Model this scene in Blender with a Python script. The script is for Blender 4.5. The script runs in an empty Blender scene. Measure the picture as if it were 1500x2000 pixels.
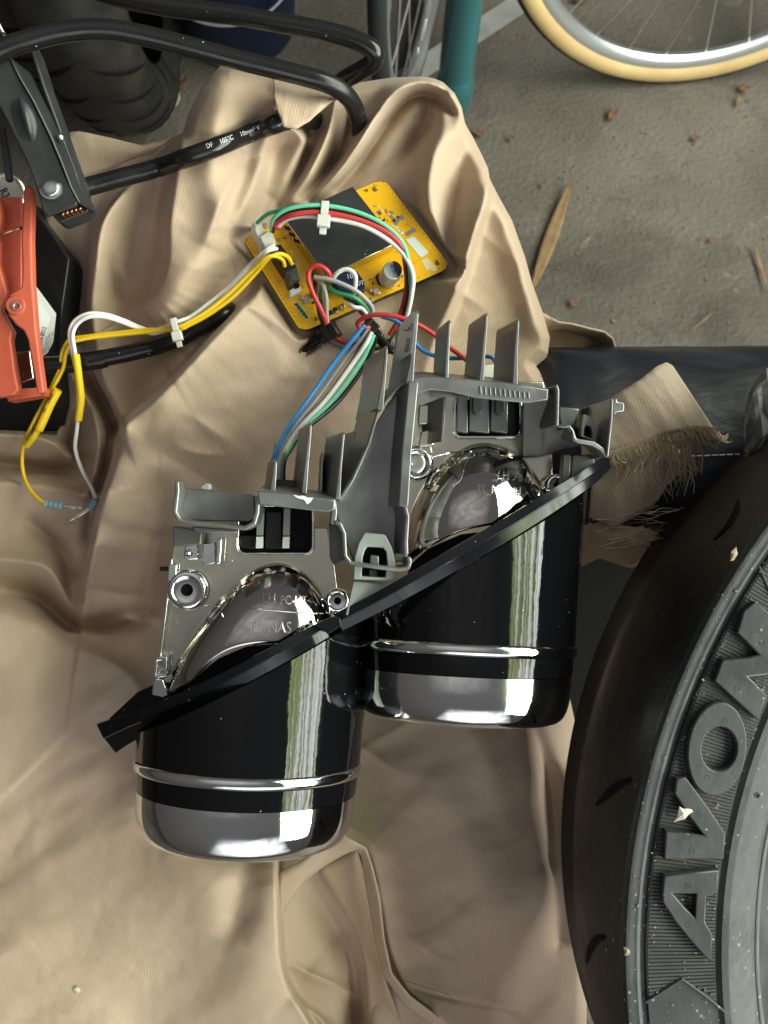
import bpy, bmesh, math, random
import numpy as np
from mathutils import Vector, Matrix
from mathutils.bvhtree import BVHTree
random.seed(7); np.random.seed(7)
sc = bpy.context.scene
col = sc.collection
R = math.radians

# ------------------------------------------------------------------ camera
FPX, DIST, CX, CY = 1608.0, 0.402, 750.0, 1000.0        # focal length in photo pixels, distance to the cloth
TILT = R(20)
ORIGIN = Vector((0, 0, 0.65))
T = Matrix.Translation(ORIGIN) @ Matrix.Rotation(TILT, 4, 'X')   # sloping work surface -> world
TI = T.inverted()
cam = bpy.data.cameras.new('camera'); camo = bpy.data.objects.new('camera', cam); col.objects.link(camo)
camo.matrix_world = T @ Matrix.Translation((0, 0, DIST))
cam.sensor_fit = 'HORIZONTAL'; cam.sensor_width = 36; cam.lens = 36 * FPX / 1500
cam.clip_start = 0.01; cam.clip_end = 60
cam.dof.use_dof = True; cam.dof.focus_distance = 0.345; cam.dof.aperture_fstop = 26
sc.camera = camo
sc.render.resolution_x, sc.render.resolution_y = 768, 1024
# ------------------------------------------------------------------ light
w = bpy.data.worlds.new('World'); sc.world = w; w.use_nodes = True
bg = w.node_tree.nodes['Background']; bg.inputs[1].default_value = 0.125          # dim garage interior, ceiling a little lighter than the walls
_n = w.node_tree.nodes; _l = w.node_tree.links; _tc = _n.new('ShaderNodeTexCoord'); _sx = _n.new('ShaderNodeSeparateXYZ'); _cr = _n.new('ShaderNodeValToRGB')
_cr.color_ramp.elements[0].position = 0.0; _cr.color_ramp.elements[0].color = (0.50, 0.45, 0.40, 1); _cr.color_ramp.elements[1].position = 1.0; _cr.color_ramp.elements[1].color = (1.0, 1.0, 1.0, 1)
_l.new(_tc.outputs['Generated'], _sx.inputs[0]); _l.new(_sx.outputs[2], _cr.inputs[0]); _l.new(_cr.outputs[0], bg.inputs[0])
def area(name, direction, dist, sx, sy, power, colour, leafy=False):
    l = bpy.data.lights.new(name, 'AREA'); l.shape = 'RECTANGLE'; l.size = sx; l.size_y = sy
    l.energy = power; l.color = colour
    o = bpy.data.objects.new(name, l); col.objects.link(o)
    d = Vector(direction).normalized()
    z = d; y = Vector((0, 1, 0)); x = y.cross(z).normalized(); y = z.cross(x)
    M = Matrix((x, y, z)).transposed().to_4x4(); M.translation = d * dist
    o.matrix_world = T @ M
    o['kind'] = 'helper'
    if leafy:      # daylight through the garage opening: sky broken by trees outside
        l.use_nodes = True; nt = l.node_tree; n = nt.nodes; e = n['Emission']
        g = n.new('ShaderNodeNewGeometry'); mp = n.new('ShaderNodeMapping'); mp.inputs['Scale'].default_value = (10, 2.6, 1)
        nz = n.new('ShaderNodeTexNoise'); nz.inputs['Scale'].default_value = 1.0; nz.inputs['Detail'].default_value = 6; nz.inputs['Distortion'].default_value = 1.6
        cr = n.new('ShaderNodeValToRGB'); el = cr.color_ramp.elements
        el[0].position = 0.36; el[0].color = (0.12, 0.17, 0.06, 1); el[1].position = 0.58; el[1].color = (1.4, 1.5, 1.55, 1)
        k = el.new(0.46); k.color = (0.45, 0.62, 0.22, 1); k = el.new(0.53); k.color = (1.1, 1.15, 1.1, 1)
        nt.links.new(g.outputs['Parametric'], mp.inputs['Vector']); nt.links.new(mp.outputs[0], nz.inputs['Vector'])
        nt.links.new(nz.outputs[0], cr.inputs[0]); nt.links.new(cr.outputs[0], e.inputs['Color'])
    else:          # added soft fill: mottled, fading out at its borders to soften chrome reflections
        l.use_nodes = True; nt = l.node_tree; n = nt.nodes; e = n['Emission']
        g = n.new('ShaderNodeNewGeometry'); sx = n.new('ShaderNodeSeparateXYZ'); nt.links.new(g.outputs['Parametric'], sx.inputs[0])
        def hump(s):
            a = n.new('ShaderNodeMath'); a.operation = 'SUBTRACT'; a.inputs[0].default_value = 1; nt.links.new(s, a.inputs[1])
            b = n.new('ShaderNodeMath'); b.operation = 'MULTIPLY'; nt.links.new(s, b.inputs[0]); nt.links.new(a.outputs[0], b.inputs[1]); return b.outputs[0]
        pm = n.new('ShaderNodeMath'); pm.operation = 'MULTIPLY'; nt.links.new(hump(sx.outputs[0]), pm.inputs[0]); nt.links.new(hump(sx.outputs[1]), pm.inputs[1])
        nz = n.new('ShaderNodeTexNoise'); nz.inputs['Scale'].default_value = 3.2; nz.inputs['Detail'].default_value = 5; nz.inputs['Distortion'].default_value = 1.5; nt.links.new(g.outputs['Parametric'], nz.inputs['Vector'])
        mr = n.new('ShaderNodeMapRange'); mr.inputs[1].default_value = .38; mr.inputs[2].default_value = .62; mr.inputs[3].default_value = 18.0; mr.inputs[4].default_value = 40.0; nt.links.new(nz.outputs[0], mr.inputs[0])
        st = n.new('ShaderNodeMath'); st.operation = 'MULTIPLY'; nt.links.new(pm.outputs[0], st.inputs[0]); nt.links.new(mr.outputs[0], st.inputs[1]); nt.links.new(st.outputs[0], e.inputs['Strength'])
    return o
area('daylight_opening', (1.0, 0.08, 0.64), 2.0, 1.25, 3.2, 150, (1.0, 0.935, 0.955), True)
area('ceiling_bounce', (-0.15, 0.35, 1.0), 2.6, 3.4, 2.8, 5, (1.0, 0.97, 0.93))
area('front_cap_fill', (0.15, -1.0, 0.80), 2.3, 2.6, 1.8, 20, (0.95, 0.98, 1.0))  # added fill, no door stands there; placed to brighten the chrome caps
sc.view_settings.view_transform = 'Standard'; sc.view_settings.look = 'None'
sc.view_settings.exposure = 0.14; sc.view_settings.gamma = 1.0; sc.view_settings.use_curve_mapping = False

# ------------------------------------------------------------------ helpers
def P(px, py, h=0.0):
    s = (DIST - h / 1000.0) / FPX
    return Vector(((px - CX) * s, (CY - py) * s, h / 1000.0))
def mm(px, h=0.0):                                     # length of px photo pixels at height h, metres
    return px * (DIST - h / 1000.0) / FPX
CAMW = camo.matrix_world.translation.copy()
def ray(px, py):
    d = Vector(((px - CX) / FPX, (CY - py) / FPX, -1.0))
    return (T.to_3x3() @ d).normalized()
def floor_pt(px, py, z=0.0):
    d = ray(px, py); t = (z - CAMW.z) / d.z
    return CAMW + d * t
DOWN = TI.to_3x3() @ Vector((0, 0, -1))                # world down seen from the work surface

class MB:
    def __init__(s): s.v = []; s.f = []
    def add(s, vs, fs):
        b = len(s.v); s.v += [Vector(v) for v in vs]; s.f += [tuple(b + i for i in f) for f in fs]; return s
    def prism(s, poly, h, depth, lean=0.0, leany=0.0):
        top = [P(x, y, hh) for (x, y), hh in zip(poly, h if isinstance(h, (list, tuple)) else [h] * len(poly))]
        return s.slab(top, Vector((-lean * depth, leany * depth, -depth)) / 1000)
    def slab(s, top, off):
        n = len(top); bot = [p + off for p in top]
        a = sum((top[i].cross(top[(i + 1) % n]) for i in range(n)), Vector()).dot(off)
        f = [tuple(range(n)), tuple(range(2 * n - 1, n - 1, -1))] + [(i, n + i, n + (i + 1) % n, (i + 1) % n) for i in range(n)]
        if a > 0: f = [t[::-1] for t in f]
        return s.add(top + bot, f)
    def wall(s, pl, t, h, depth, lean=0.0, leany=0.0, closed=False):
        n = len(pl); hs = h if isinstance(h, (list, tuple)) else [h] * n
        ts = t if isinstance(t, (list, tuple)) else [t] * n
        L, Rr = [], []
        for i in range(n):
            p = Vector(pl[i]); a = Vector(pl[i - 1]) if (i > 0 or closed) else None; b = Vector(pl[(i + 1) % n]) if (i < n - 1 or closed) else None
            d1 = (p - a).normalized() if a is not None else None; d2 = (b - p).normalized() if b is not None else None
            if d1 is None: d1 = d2
            if d2 is None: d2 = d1
            n1 = Vector((-d1.y, d1.x)); n2 = Vector((-d2.y, d2.x)); m = (n1 + n2)
            m = m.normalized() if m.length > 1e-6 else n1
            k = ts[i] / 2 / max(0.4, m.dot(n1))
            q = p + m * k; L.append(P(q.x, q.y, hs[i])); q = p - m * k; Rr.append(P(q.x, q.y, hs[i]))
        off = Vector((-lean * depth, leany * depth, -depth)) / 1000
        rng = range(n if closed else n - 1)
        vs = L + Rr + [p + off for p in L] + [p + off for p in Rr]
        fs = []
        for i in rng:
            j = (i + 1) % n
            fs += [(i, j, n + j, n + i), (2 * n + j, 2 * n + i, 3 * n + i, 3 * n + j), (j, i, 2 * n + i, 2 * n + j), (n + i, n + j, 3 * n + j, 3 * n + i)]
        if not closed:
            fs += [(0, n, 3 * n, 2 * n), (n - 1, 3 * n - 1, 4 * n - 1, 2 * n - 1)]
        return s.add(vs, fs)
    def frame(s, outer, inner, h, depth, lean=0.0):
        n = len(outer); off = Vector((-lean * depth, 0, -depth)) / 1000
        o = [P(x, y, h) for x, y in outer]; i_ = [P(x, y, h) for x, y in inner]
        vs = o + i_ + [p + off for p in o] + [p + off for p in i_]; fs = []
        for i in range(n):
            j = (i + 1) % n
            fs += [(i, n + i, n + j, j), (2 * n + j, 3 * n + j, 3 * n + i, 2 * n + i), (j, 2 * n + j, 2 * n + i, i), (n + i, 3 * n + i, 3 * n + j, n + j)]
        return s.add(vs, fs)
    def tube(s, pts, r, sides=10, caps=True):
        n = len(pts); rs = r if isinstance(r, (list, tuple)) else [r] * n
        up = Vector((0.31, 0.17, 0.93)).normalized(); vs = []; fs = []
        for i in range(n):
            t = (pts[min(i + 1, n - 1)] - pts[max(i - 1, 0)])
            t = t.normalized() if t.length > 1e-9 else Vector((1, 0, 0))
            x = up - t * up.dot(t)
            x = x.normalized() if x.length > 1e-5 else t.orthogonal().normalized()
            up = x; y = t.cross(x)
            for k in range(sides):
                a = 2 * math.pi * k / sides
                vs.append(pts[i] + (x * math.cos(a) + y * math.sin(a)) * rs[i])
        for i in range(n - 1):
            for k in range(sides):
                k2 = (k + 1) % sides
                fs.append((i * sides + k, i * sides + k2, (i + 1) * sides + k2, (i + 1) * sides + k))
        if caps: fs += [tuple(range(sides))[::-1], tuple((n - 1) * sides + k for k in range(sides))]
        return s.add(vs, fs)
    def lathe(s, c, axis, prof, n=48, ref=None):
        a = Vector(axis).normalized(); x = (ref or a.orthogonal()); x = (x - a * x.dot(a)).normalized(); y = a.cross(x)
        vs = []; m = len(prof); fs = []
        for (z, r) in prof:
            for k in range(n):
                t = 2 * math.pi * k / n
                vs.append(c + a * z + (x * math.cos(t) + y * math.sin(t)) * max(r, 1e-6))
        for i in range(m - 1):
            for k in range(n):
                k2 = (k + 1) % n
                fs.append((i * n + k, i * n + k2, (i + 1) * n + k2, (i + 1) * n + k))
        return s.add(vs, fs)
    def patch(s, grid):
        m, n = len(grid), len(grid[0])
        return s.add([p for row in grid for p in row], [(i * n + j, i * n + j + 1, (i + 1) * n + j + 1, (i + 1) * n + j) for i in range(m - 1) for j in range(n - 1)])
    def box(s, c, ex, ey, ez):                           # half axes as vectors
        c = Vector(c); vs = [c + ex * a + ey * b + ez * d for d in (-1, 1) for b in (-1, 1) for a in (-1, 1)]
        fs = [(0, 2, 3, 1), (4, 5, 7, 6), (0, 1, 5, 4), (2, 6, 7, 3), (0, 4, 6, 2), (1, 3, 7, 5)]
        if ex.cross(ey).dot(ez) < 0: fs = [f[::-1] for f in fs]
        return s.add(vs, fs)
    def bvh(s): return BVHTree.FromPolygons([tuple(v) for v in s.v], s.f)

def spline(pts, n=8):
    pts = [Vector(p) for p in pts]; out = []
    for i in range(len(pts) - 1):
        p0, p1, p2, p3 = pts[max(i - 1, 0)], pts[i], pts[i + 1], pts[min(i + 2, len(pts) - 1)]
        for k in range(n):
            t = k / n
            out.append(0.5 * ((2 * p1) + (p2 - p0) * t + (2 * p0 - 5 * p1 + 4 * p2 - p3) * t * t + (3 * p1 - p0 - 3 * p2 + p3) * t ** 3))
    out.append(pts[-1]); return out
def path(pts, n=8): return spline([P(*p) for p in pts], n)
def arcs(cx, cy, r, a0, a1, n): return [(cx + r * math.cos(R(a0 + (a1 - a0) * i / n)), cy + r * math.sin(R(a0 + (a1 - a0) * i / n))) for i in range(n + 1)]
def rrect(x0, y0, x1, y1, r, n=4):
    return arcs(x1 - r, y0 + r, r, -90, 0, n) + arcs(x1 - r, y1 - r, r, 0, 90, n) + arcs(x0 + r, y1 - r, r, 90, 180, n) + arcs(x0 + r, y0 + r, r, 180, 270, n)
def resample(pl, n):
    pl = [Vector(p) for p in pl]; d = [0.0]
    for a, b in zip(pl, pl[1:]): d.append(d[-1] + (b - a).length)
    out = []
    for i in range(n):
        t = d[-1] * i / (n - 1); k = 0
        while k < len(d) - 2 and d[k + 1] < t: k += 1
        u = (t - d[k]) / max(1e-9, d[k + 1] - d[k]); out.append(pl[k].lerp(pl[k + 1], u))
    return out

def tag(o, label=None, cat=None, group=None, kind=None):
    if label: o['label'] = label
    if cat: o['category'] = cat
    if group: o['group'] = group
    if kind: o['kind'] = kind
    return o
WORLD = {}
def thing(name, label, cat, base, group=None, world=False):
    o = bpy.data.objects.new(name, None); col.objects.link(o); o.empty_display_size = 0.01
    base = Vector(base)
    o.matrix_world = Matrix.Translation(base) if world else T @ Matrix.Translation(base)
    WORLD[o.name] = base
    return tag(o, label, cat, group)
def build(name, mb, mat, parent=None, smooth=40, bevel=0.0, solid=0.0, world=False, seg=2, origin=None):
    me = bpy.data.meshes.new(name)
    if parent is not None:
        r = parent
        while r.parent is not None: r = r.parent
        base = WORLD[r.name]
    else:
        base = Vector(origin) if origin is not None else sum(mb.v, Vector()) / len(mb.v)
    me.from_pydata([tuple(v - base) for v in mb.v], [], mb.f); me.update()
    if smooth:
        me.shade_smooth()
        try: me.set_sharp_from_angle(angle=R(smooth))
        except Exception: pass
    me.materials.append(mat)
    o = bpy.data.objects.new(name, me); col.objects.link(o)
    if parent is not None: o.parent = parent
    else:
        o.matrix_world = Matrix.Translation(base) if world else T @ Matrix.Translation(base)
        WORLD[o.name] = base
    if solid:
        m = o.modifiers.new('thickness', 'SOLIDIFY'); m.thickness = solid; m.offset = -1
    if bevel:
        m = o.modifiers.new('edges', 'BEVEL'); m.width = bevel; m.segments = seg; m.limit_method = 'ANGLE'; m.angle_limit = R(35)
    return o
def text_mb(body, mapf, size=1.0, extrude=0.0, bold=0.0):
    c = bpy.data.curves.new('t', 'FONT'); c.body = body; c.size = size; c.offset = bold; c.resolution_u = 3
    o = bpy.data.objects.new('t', c); col.objects.link(o)
    dg = bpy.context.evaluated_depsgraph_get(); dg.update()
    me = bpy.data.meshes.new_from_object(o.evaluated_get(dg))
    bpy.data.objects.remove(o); bpy.data.curves.remove(c)
    mb = MB(); mb.v = [mapf(v.co.x, v.co.y) for v in me.vertices]; mb.f = [tuple(p.vertices) for p in me.polygons]
    bpy.data.meshes.remove(me); return mb
def px_text(body, x, y, ang, size_px, h, sx=1.0, bold=0.0, bvh=None, lift=0.0002):
    ca, sa = math.cos(R(ang)), math.sin(R(ang))
    def f(u, v):
        u *= size_px * sx; v *= size_px
        px = x + u * ca - v * sa; py = y - u * sa - v * ca
        p = P(px, py, h if not callable(h) else h(px, py))
        if bvh:
            o = Vector((0, 0, DIST)); d = (P(px, py, 0) - o).normalized(); hit = bvh.ray_cast(o, d)
            if hit[0] is not None: p = hit[0] - d * lift
        return p
    return text_mb(body, f, 1.0, 0, bold)

# ------------------------------------------------------------------ materials
MATS = {}
def mat(name, c, rough=0.5, metal=0.0, c2=None, nscale=40.0, nlo=0.35, nhi=0.65, bump=0.0, bscale=200.0, coat=0.0, spec=0.5, sheen=0.0, trans=0.0, ior=1.45, rvar=0.0, specks=None, dist=0.0, stretch=None, aniso=None):
    m = bpy.data.materials.new(name); m.use_nodes = True; nt = m.node_tree; n = nt.nodes; L = nt.links; b = n['Principled BSDF']
    b.inputs['Base Color'].default_value = (*c, 1); b.inputs['Roughness'].default_value = rough; b.inputs['Metallic'].default_value = metal
    b.inputs['Specular IOR Level'].default_value = spec; b.inputs['Coat Weight'].default_value = coat; b.inputs['Coat Roughness'].default_value = 0.05
    b.inputs['IOR'].default_value = ior; b.inputs['Transmission Weight'].default_value = trans; b.inputs['Sheen Weight'].default_value = sheen
    tc = n.new('ShaderNodeTexCoord'); src = tc.outputs['Object']
    if stretch:
        mp = n.new('ShaderNodeMapping'); mp.inputs['Scale'].default_value = stretch; L.new(src, mp.inputs[0]); vec = mp.outputs[0]
    else: vec = src
    colout = None
    if c2 is not None or rvar:
        nz = n.new('ShaderNodeTexNoise'); nz.inputs['Scale'].default_value = nscale; nz.inputs['Detail'].default_value = 5; nz.inputs['Distortion'].default_value = dist
        L.new(vec, nz.inputs['Vector'])
        mr = n.new('ShaderNodeMapRange'); mr.inputs[1].default_value = nlo; mr.inputs[2].default_value = nhi; L.new(nz.outputs[0], mr.inputs[0])
        if c2 is not None:
            mx = n.new('ShaderNodeMix'); mx.data_type = 'RGBA'; mx.inputs[6].default_value = (*c, 1); mx.inputs[7].default_value = (*c2, 1)
            L.new(mr.outputs[0], mx.inputs[0]); colout = mx.outputs[2]
        if rvar:
            r2 = n.new('ShaderNodeMapRange'); r2.inputs[3].default_value = max(0.02, rough - rvar); r2.inputs[4].default_value = rough + rvar
            L.new(mr.outputs[0], r2.inputs[0]); L.new(r2.outputs[0], b.inputs['Roughness'])
    if specks:                                           # dust: (scale, size, colour)
        vo = n.new('ShaderNodeTexVoronoi'); vo.inputs['Scale'].default_value = specks[0]; L.new(src, vo.inputs['Vector'])
        wn = n.new('ShaderNodeTexWhiteNoise'); L.new(vo.outputs['Color'], wn.inputs['Vector'])
        ml = n.new('ShaderNodeMath'); ml.operation = 'MULTIPLY'; ml.inputs[1].default_value = specks[1]; 
        pw = n.new('ShaderNodeMath'); pw.operation = 'POWER'; pw.inputs[1].default_value = 4.0; L.new(wn.outputs['Value'], pw.inputs[0]); L.new(pw.outputs[0], ml.inputs[0])
        lt = n.new('ShaderNodeMath'); lt.operation = 'LESS_THAN'; L.new(vo.outputs['Distance'], lt.inputs[0]); L.new(ml.outputs[0], lt.inputs[1])
        mx2 = n.new('ShaderNodeMix'); mx2.data_type = 'RGBA'; mx2.inputs[7].default_value = (*specks[2], 1)
        if colout is not None: L.new(colout, mx2.inputs[6])
        else: mx2.inputs[6].default_value = (*c, 1)
        L.new(lt.outputs[0], mx2.inputs[0]); colout = mx2.outputs[2]
    if colout is not None: L.new(colout, b.inputs['Base Color'])
    if bump:
        nb = n.new('ShaderNodeTexNoise'); nb.inputs['Scale'].default_value = bscale; nb.inputs['Detail'].default_value = 4; L.new(vec, nb.inputs['Vector'])
        bp = n.new('ShaderNodeBump'); bp.inputs['Strength'].default_value = 1.0; bp.inputs['Distance'].default_value = bump
        L.new(nb.outputs[0], bp.inputs['Height']); L.new(bp.outputs[0], b.inputs['Normal'])
    MATS[name] = m; return m
def srgb(r, g, b): return tuple(((x / 255) / 12.92 if x / 255 <= 0.04045 else ((x / 255 + 0.055) / 1.055) ** 2.4) for x in (r, g, b))

def cloth_mat(name, c, c2, stain, weave=0.00013, scale=3600.0):
    m = bpy.data.materials.new(name); m.use_nodes = True; nt = m.node_tree; n = nt.nodes; L = nt.links; b = n['Principled BSDF']
    b.inputs['Roughness'].default_value = 0.58; b.inputs['Sheen Weight'].default_value = 0.15; b.inputs['Sheen Roughness'].default_value = 0.4; b.inputs['Specular IOR Level'].default_value = 0.35
    uv = n.new('ShaderNodeUVMap'); uv.uv_map = 'weave'
    tc = n.new('ShaderNodeTexCoord')
    n1 = n.new('ShaderNodeTexNoise'); n1.inputs['Scale'].default_value = 9; n1.inputs['Detail'].default_value = 6; L.new(tc.outputs['Object'], n1.inputs['Vector'])
    mr = n.new('ShaderNodeMapRange'); mr.inputs[1].default_value = 0.35; mr.inputs[2].default_value = 0.68; L.new(n1.outputs[0], mr.inputs[0])
    mx = n.new('ShaderNodeMix'); mx.data_type = 'RGBA'; mx.inputs[6].default_value = (*c, 1); mx.inputs[7].default_value = (*c2, 1); L.new(mr.outputs[0], mx.inputs[0])
    n2 = n.new('ShaderNodeTexNoise'); n2.inputs['Scale'].default_value = 22; n2.inputs['Detail'].default_value = 8; n2.inputs['Roughness'].default_value = 0.65; L.new(tc.outputs['Object'], n2.inputs['Vector'])
    m2 = n.new('ShaderNodeMapRange'); m2.inputs[1].default_value = 0.66; m2.inputs[2].default_value = 0.80; m2.inputs[4].default_value = stain; L.new(n2.outputs[0], m2.inputs[0])
    mx2 = n.new('ShaderNodeMix'); mx2.data_type = 'RGBA'; mx2.inputs[7].default_value = (0.09, 0.065, 0.045, 1); L.new(m2.outputs[0], mx2.inputs[0]); L.new(mx.outputs[2], mx2.inputs[6])
    # weave: two crossing sets of yarn
    sx = n.new('ShaderNodeSeparateXYZ'); L.new(uv.outputs[0], sx.inputs[0])
    def sine(sock, k, ph=0.0):
        a = n.new('ShaderNodeMath'); a.operation = 'MULTIPLY'; a.inputs[1].default_value = k; L.new(sock, a.inputs[0])
        s = n.new('ShaderNodeMath'); s.operation = 'SINE'; L.new(a.outputs[0], s.inputs[0]); return s.outputs[0]
    dg = n.new('ShaderNodeMath'); dg.operation = 'MULTIPLY_ADD'; dg.inputs[1].default_value = 0.55; L.new(sx.outputs[1], dg.inputs[0]); L.new(sx.outputs[0], dg.inputs[2])
    s1 = sine(dg.outputs[0], scale * 1.25); s2 = sine(sx.outputs[1], scale * 0.9)
    pr = n.new('ShaderNodeMath'); pr.operation = 'MULTIPLY'; L.new(s1, pr.inputs[0]); L.new(s2, pr.inputs[1])
    ad = n.new('ShaderNodeMath'); ad.operation = 'MULTIPLY_ADD'; L.new(s1, ad.inputs[0]); ad.inputs[1].default_value = 0.35; L.new(pr.outputs[0], ad.inputs[2])
    n3 = n.new('ShaderNodeTexNoise'); n3.inputs['Scale'].default_value = 900; n3.inputs['Detail'].default_value = 3; L.new(tc.outputs['Object'], n3.inputs['Vector'])
    ad2 = n.new('ShaderNodeMath'); ad2.operation = 'MULTIPLY_ADD'; L.new(n3.outputs[0], ad2.inputs[0]); ad2.inputs[1].default_value = 1.2; L.new(ad.outputs[0], ad2.inputs[2])
    bp = n.new('ShaderNodeBump'); bp.inputs['Distance'].default_value = weave; bp.inputs['Strength'].default_value = 0.36; L.new(ad2.outputs[0], bp.inputs['Height']); L.new(bp.outputs[0], b.inputs['Normal'])
    # yarn gaps read slightly darker
    mr3 = n.new('ShaderNodeMapRange'); mr3.inputs[1].default_value = -1.2; mr3.inputs[2].default_value = 1.2; mr3.inputs[3].default_value = 0.965; mr3.inputs[4].default_value = 1.02; L.new(ad.outputs[0], mr3.inputs[0])
    ml = n.new('ShaderNodeMix'); ml.data_type = 'RGBA'; ml.blend_type = 'MULTIPLY'; ml.inputs[0].default_value = 1.0; L.new(mx2.outputs[2], ml.inputs[6])
    cb = n.new('ShaderNodeCombineColor'); [L.new(mr3.outputs[0], cb.inputs[i]) for i in range(3)]; L.new(cb.outputs[0], ml.inputs[7])
    L.new(ml.outputs[2], b.inputs['Base Color'])
    return m
M_cloth = cloth_mat('khaki_twill', (0.435, 0.322, 0.236), (0.50, 0.382, 0.288), 0.6)
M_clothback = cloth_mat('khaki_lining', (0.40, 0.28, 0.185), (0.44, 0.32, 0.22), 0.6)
M_clothdirty = cloth_mat('khaki_soiled', (0.54, 0.43, 0.33), (0.46, 0.355, 0.26), 0.9)
M_thread = mat('thread', (0.66, 0.54, 0.40), 0.8, c2=(0.50, 0.38, 0.26), nscale=60)
def floor_mat():
    m = mat('concrete', (0.098, 0.084, 0.070), 0.72, c2=(0.165, 0.146, 0.124), nscale=4, nlo=0.3, nhi=0.7, bump=0.003, bscale=120, specks=(70, 0.10, (0.22, 0.20, 0.17)))
    nt = m.node_tree; n = nt.nodes; L = nt.links; b = n['Principled BSDF']; src = b.inputs['Base Color'].links[0].from_socket; tc = n.new('ShaderNodeTexCoord')
    def layer(prev, scale, lo, hi, col, amt, det=8, rg=.65):
        z = n.new('ShaderNodeTexNoise'); z.inputs['Scale'].default_value = scale; z.inputs['Detail'].default_value = det; z.inputs['Roughness'].default_value = rg; z.inputs['Distortion'].default_value = .6; L.new(tc.outputs['Object'], z.inputs['Vector'])
        r = n.new('ShaderNodeMapRange'); r.inputs[1].default_value = lo; r.inputs[2].default_value = hi; r.inputs[4].default_value = amt; L.new(z.outputs[0], r.inputs[0])
        x = n.new('ShaderNodeMix'); x.data_type = 'RGBA'; x.inputs[7].default_value = (*col, 1); L.new(r.outputs[0], x.inputs[0]); L.new(prev, x.inputs[6]); return x.outputs[2]
    s = layer(src, 1.7, .50, .66, (.045, .036, .028), .75); s = layer(s, 26, .60, .72, (.26, .24, .21), .5); s = layer(s, 60, .62, .70, (.05, .035, .025), .7); s = layer(s, 9, .56, .70, (.06, .052, .044), .6)
    L.new(s, b.inputs['Base Color']); return m
M_floor = floor_mat()
M_chrome = mat('chrome', (0.84, 0.85, 0.86), 0.08, 1.0, rvar=0.04, nscale=30, bump=0.0002, bscale=35)
M_dome = mat('reflector_chrome', (0.60, 0.58, 0.56), 0.08, 1.0, rvar=0.04, nscale=25, bump=0.0005, bscale=22, specks=(320, 0.09, (0.9, 0.9, 0.88)))
M_plate = mat('metallised_plate', (0.70, 0.68, 0.58), 0.22, 0.9, rvar=0.08, nscale=50)
M_black = mat('black_gloss', (0.0035, 0.0035, 0.0045), 0.05, 0.0, spec=0.42, rvar=.03, nscale=45, bump=0.0003, bscale=38, specks=(330, 0.12, (0.30, 0.30, 0.30)))
M_strip = mat('black_trim', (0.006, 0.007, 0.009), 0.14, 0.0, spec=0.42, rvar=0.07, nscale=60, specks=(300, 0.13, (0.4, 0.4, 0.4)))
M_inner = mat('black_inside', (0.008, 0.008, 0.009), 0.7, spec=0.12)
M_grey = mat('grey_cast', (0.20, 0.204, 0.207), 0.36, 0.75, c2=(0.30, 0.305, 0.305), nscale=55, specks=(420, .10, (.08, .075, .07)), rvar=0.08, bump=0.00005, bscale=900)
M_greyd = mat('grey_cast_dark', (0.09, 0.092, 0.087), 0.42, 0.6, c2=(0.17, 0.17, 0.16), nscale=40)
M_clip = mat('green_grey_plastic', (0.27, 0.30, 0.285), 0.4, 0.0, c2=(0.22, 0.25, 0.24), nscale=60)
M_scuff = mat('scuffed_paint', (0.78, 0.78, 0.80), 0.6)
M_bplastic = mat('black_plastic', (0.012, 0.012, 0.013), 0.35, bump=0.00004, bscale=1200)
M_rubber = mat('cable_rubber', (0.011, 0.011, 0.012), 0.24, rvar=0.10, nscale=45, bump=0.0002, bscale=70, specks=(300, 0.13, (0.3, 0.3, 0.3)))
M_print = mat('white_print', (0.62, 0.64, 0.66), 0.5)
M_dprint = mat('dark_print', (0.03, 0.03, 0.035), 0.5)
M_pcb = mat('yellow_soldermask', (0.92, 0.50, 0.008), 0.32, c2=(0.84, 0.43, 0.006), nscale=60, specks=(190, 0.16, (0.25, 0.13, 0.02)))
M_pcbedge = mat('board_edge', (0.10, 0.085, 0.03), 0.6)
M_shieldtop = mat('shield_film', (0.022, 0.023, 0.024), 0.40, 0.2, c2=(0.036, 0.037, 0.038), nscale=70, specks=(200, 0.10, (0.5, 0.5, 0.5)))
M_tin = mat('tin', (0.72, 0.66, 0.56), 0.18, 1.0, rvar=0.06, nscale=80)
M_solder = mat('solder_pad', (0.42, 0.44, 0.42), 0.35, 0.9)
M_silk = mat('silkscreen', (0.82, 0.62, 0.36), 0.6)
M_label = mat('paper_label', (0.74, 0.78, 0.76), 0.5)
M_nylon = mat('white_nylon', (0.74, 0.73, 0.68), 0.4, trans=0.15)
M_white = mat('white_wire', (0.78, 0.78, 0.76), 0.35)
M_yellow = mat('yellow_wire', (0.80, 0.53, 0.015), 0.35)
M_red = mat('red_wire', (0.55, 0.045, 0.045), 0.33)
M_green = mat('green_wire', (0.03, 0.30, 0.13), 0.35)
M_mint = mat('mint_wire', (0.14, 0.58, 0.38), 0.35)
M_blue = mat('blue_wire', (0.04, 0.27, 0.66), 0.35)
M_lgrey = mat('grey_wire', (0.36, 0.36, 0.36), 0.4)
M_bwire = mat('black_wire', (0.02, 0.02, 0.021), 0.35)
M_brown = mat('brown_wire', (0.32, 0.16, 0.06), 0.4)
M_darkblue = mat('inductor_blue', (0.008, 0.012, 0.045), 0.4)
M_seal = mat('blue_seal', (0.22, 0.36, 0.44), 0.5)
M_redc = mat('red_clamp_plastic', (0.56, 0.115, 0.065), 0.42, c2=(0.48, 0.09, 0.05), nscale=70, bump=0.00006, bscale=500)
M_copper = mat('copper', (0.72, 0.36, 0.20), 0.28, 1.0)
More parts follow.
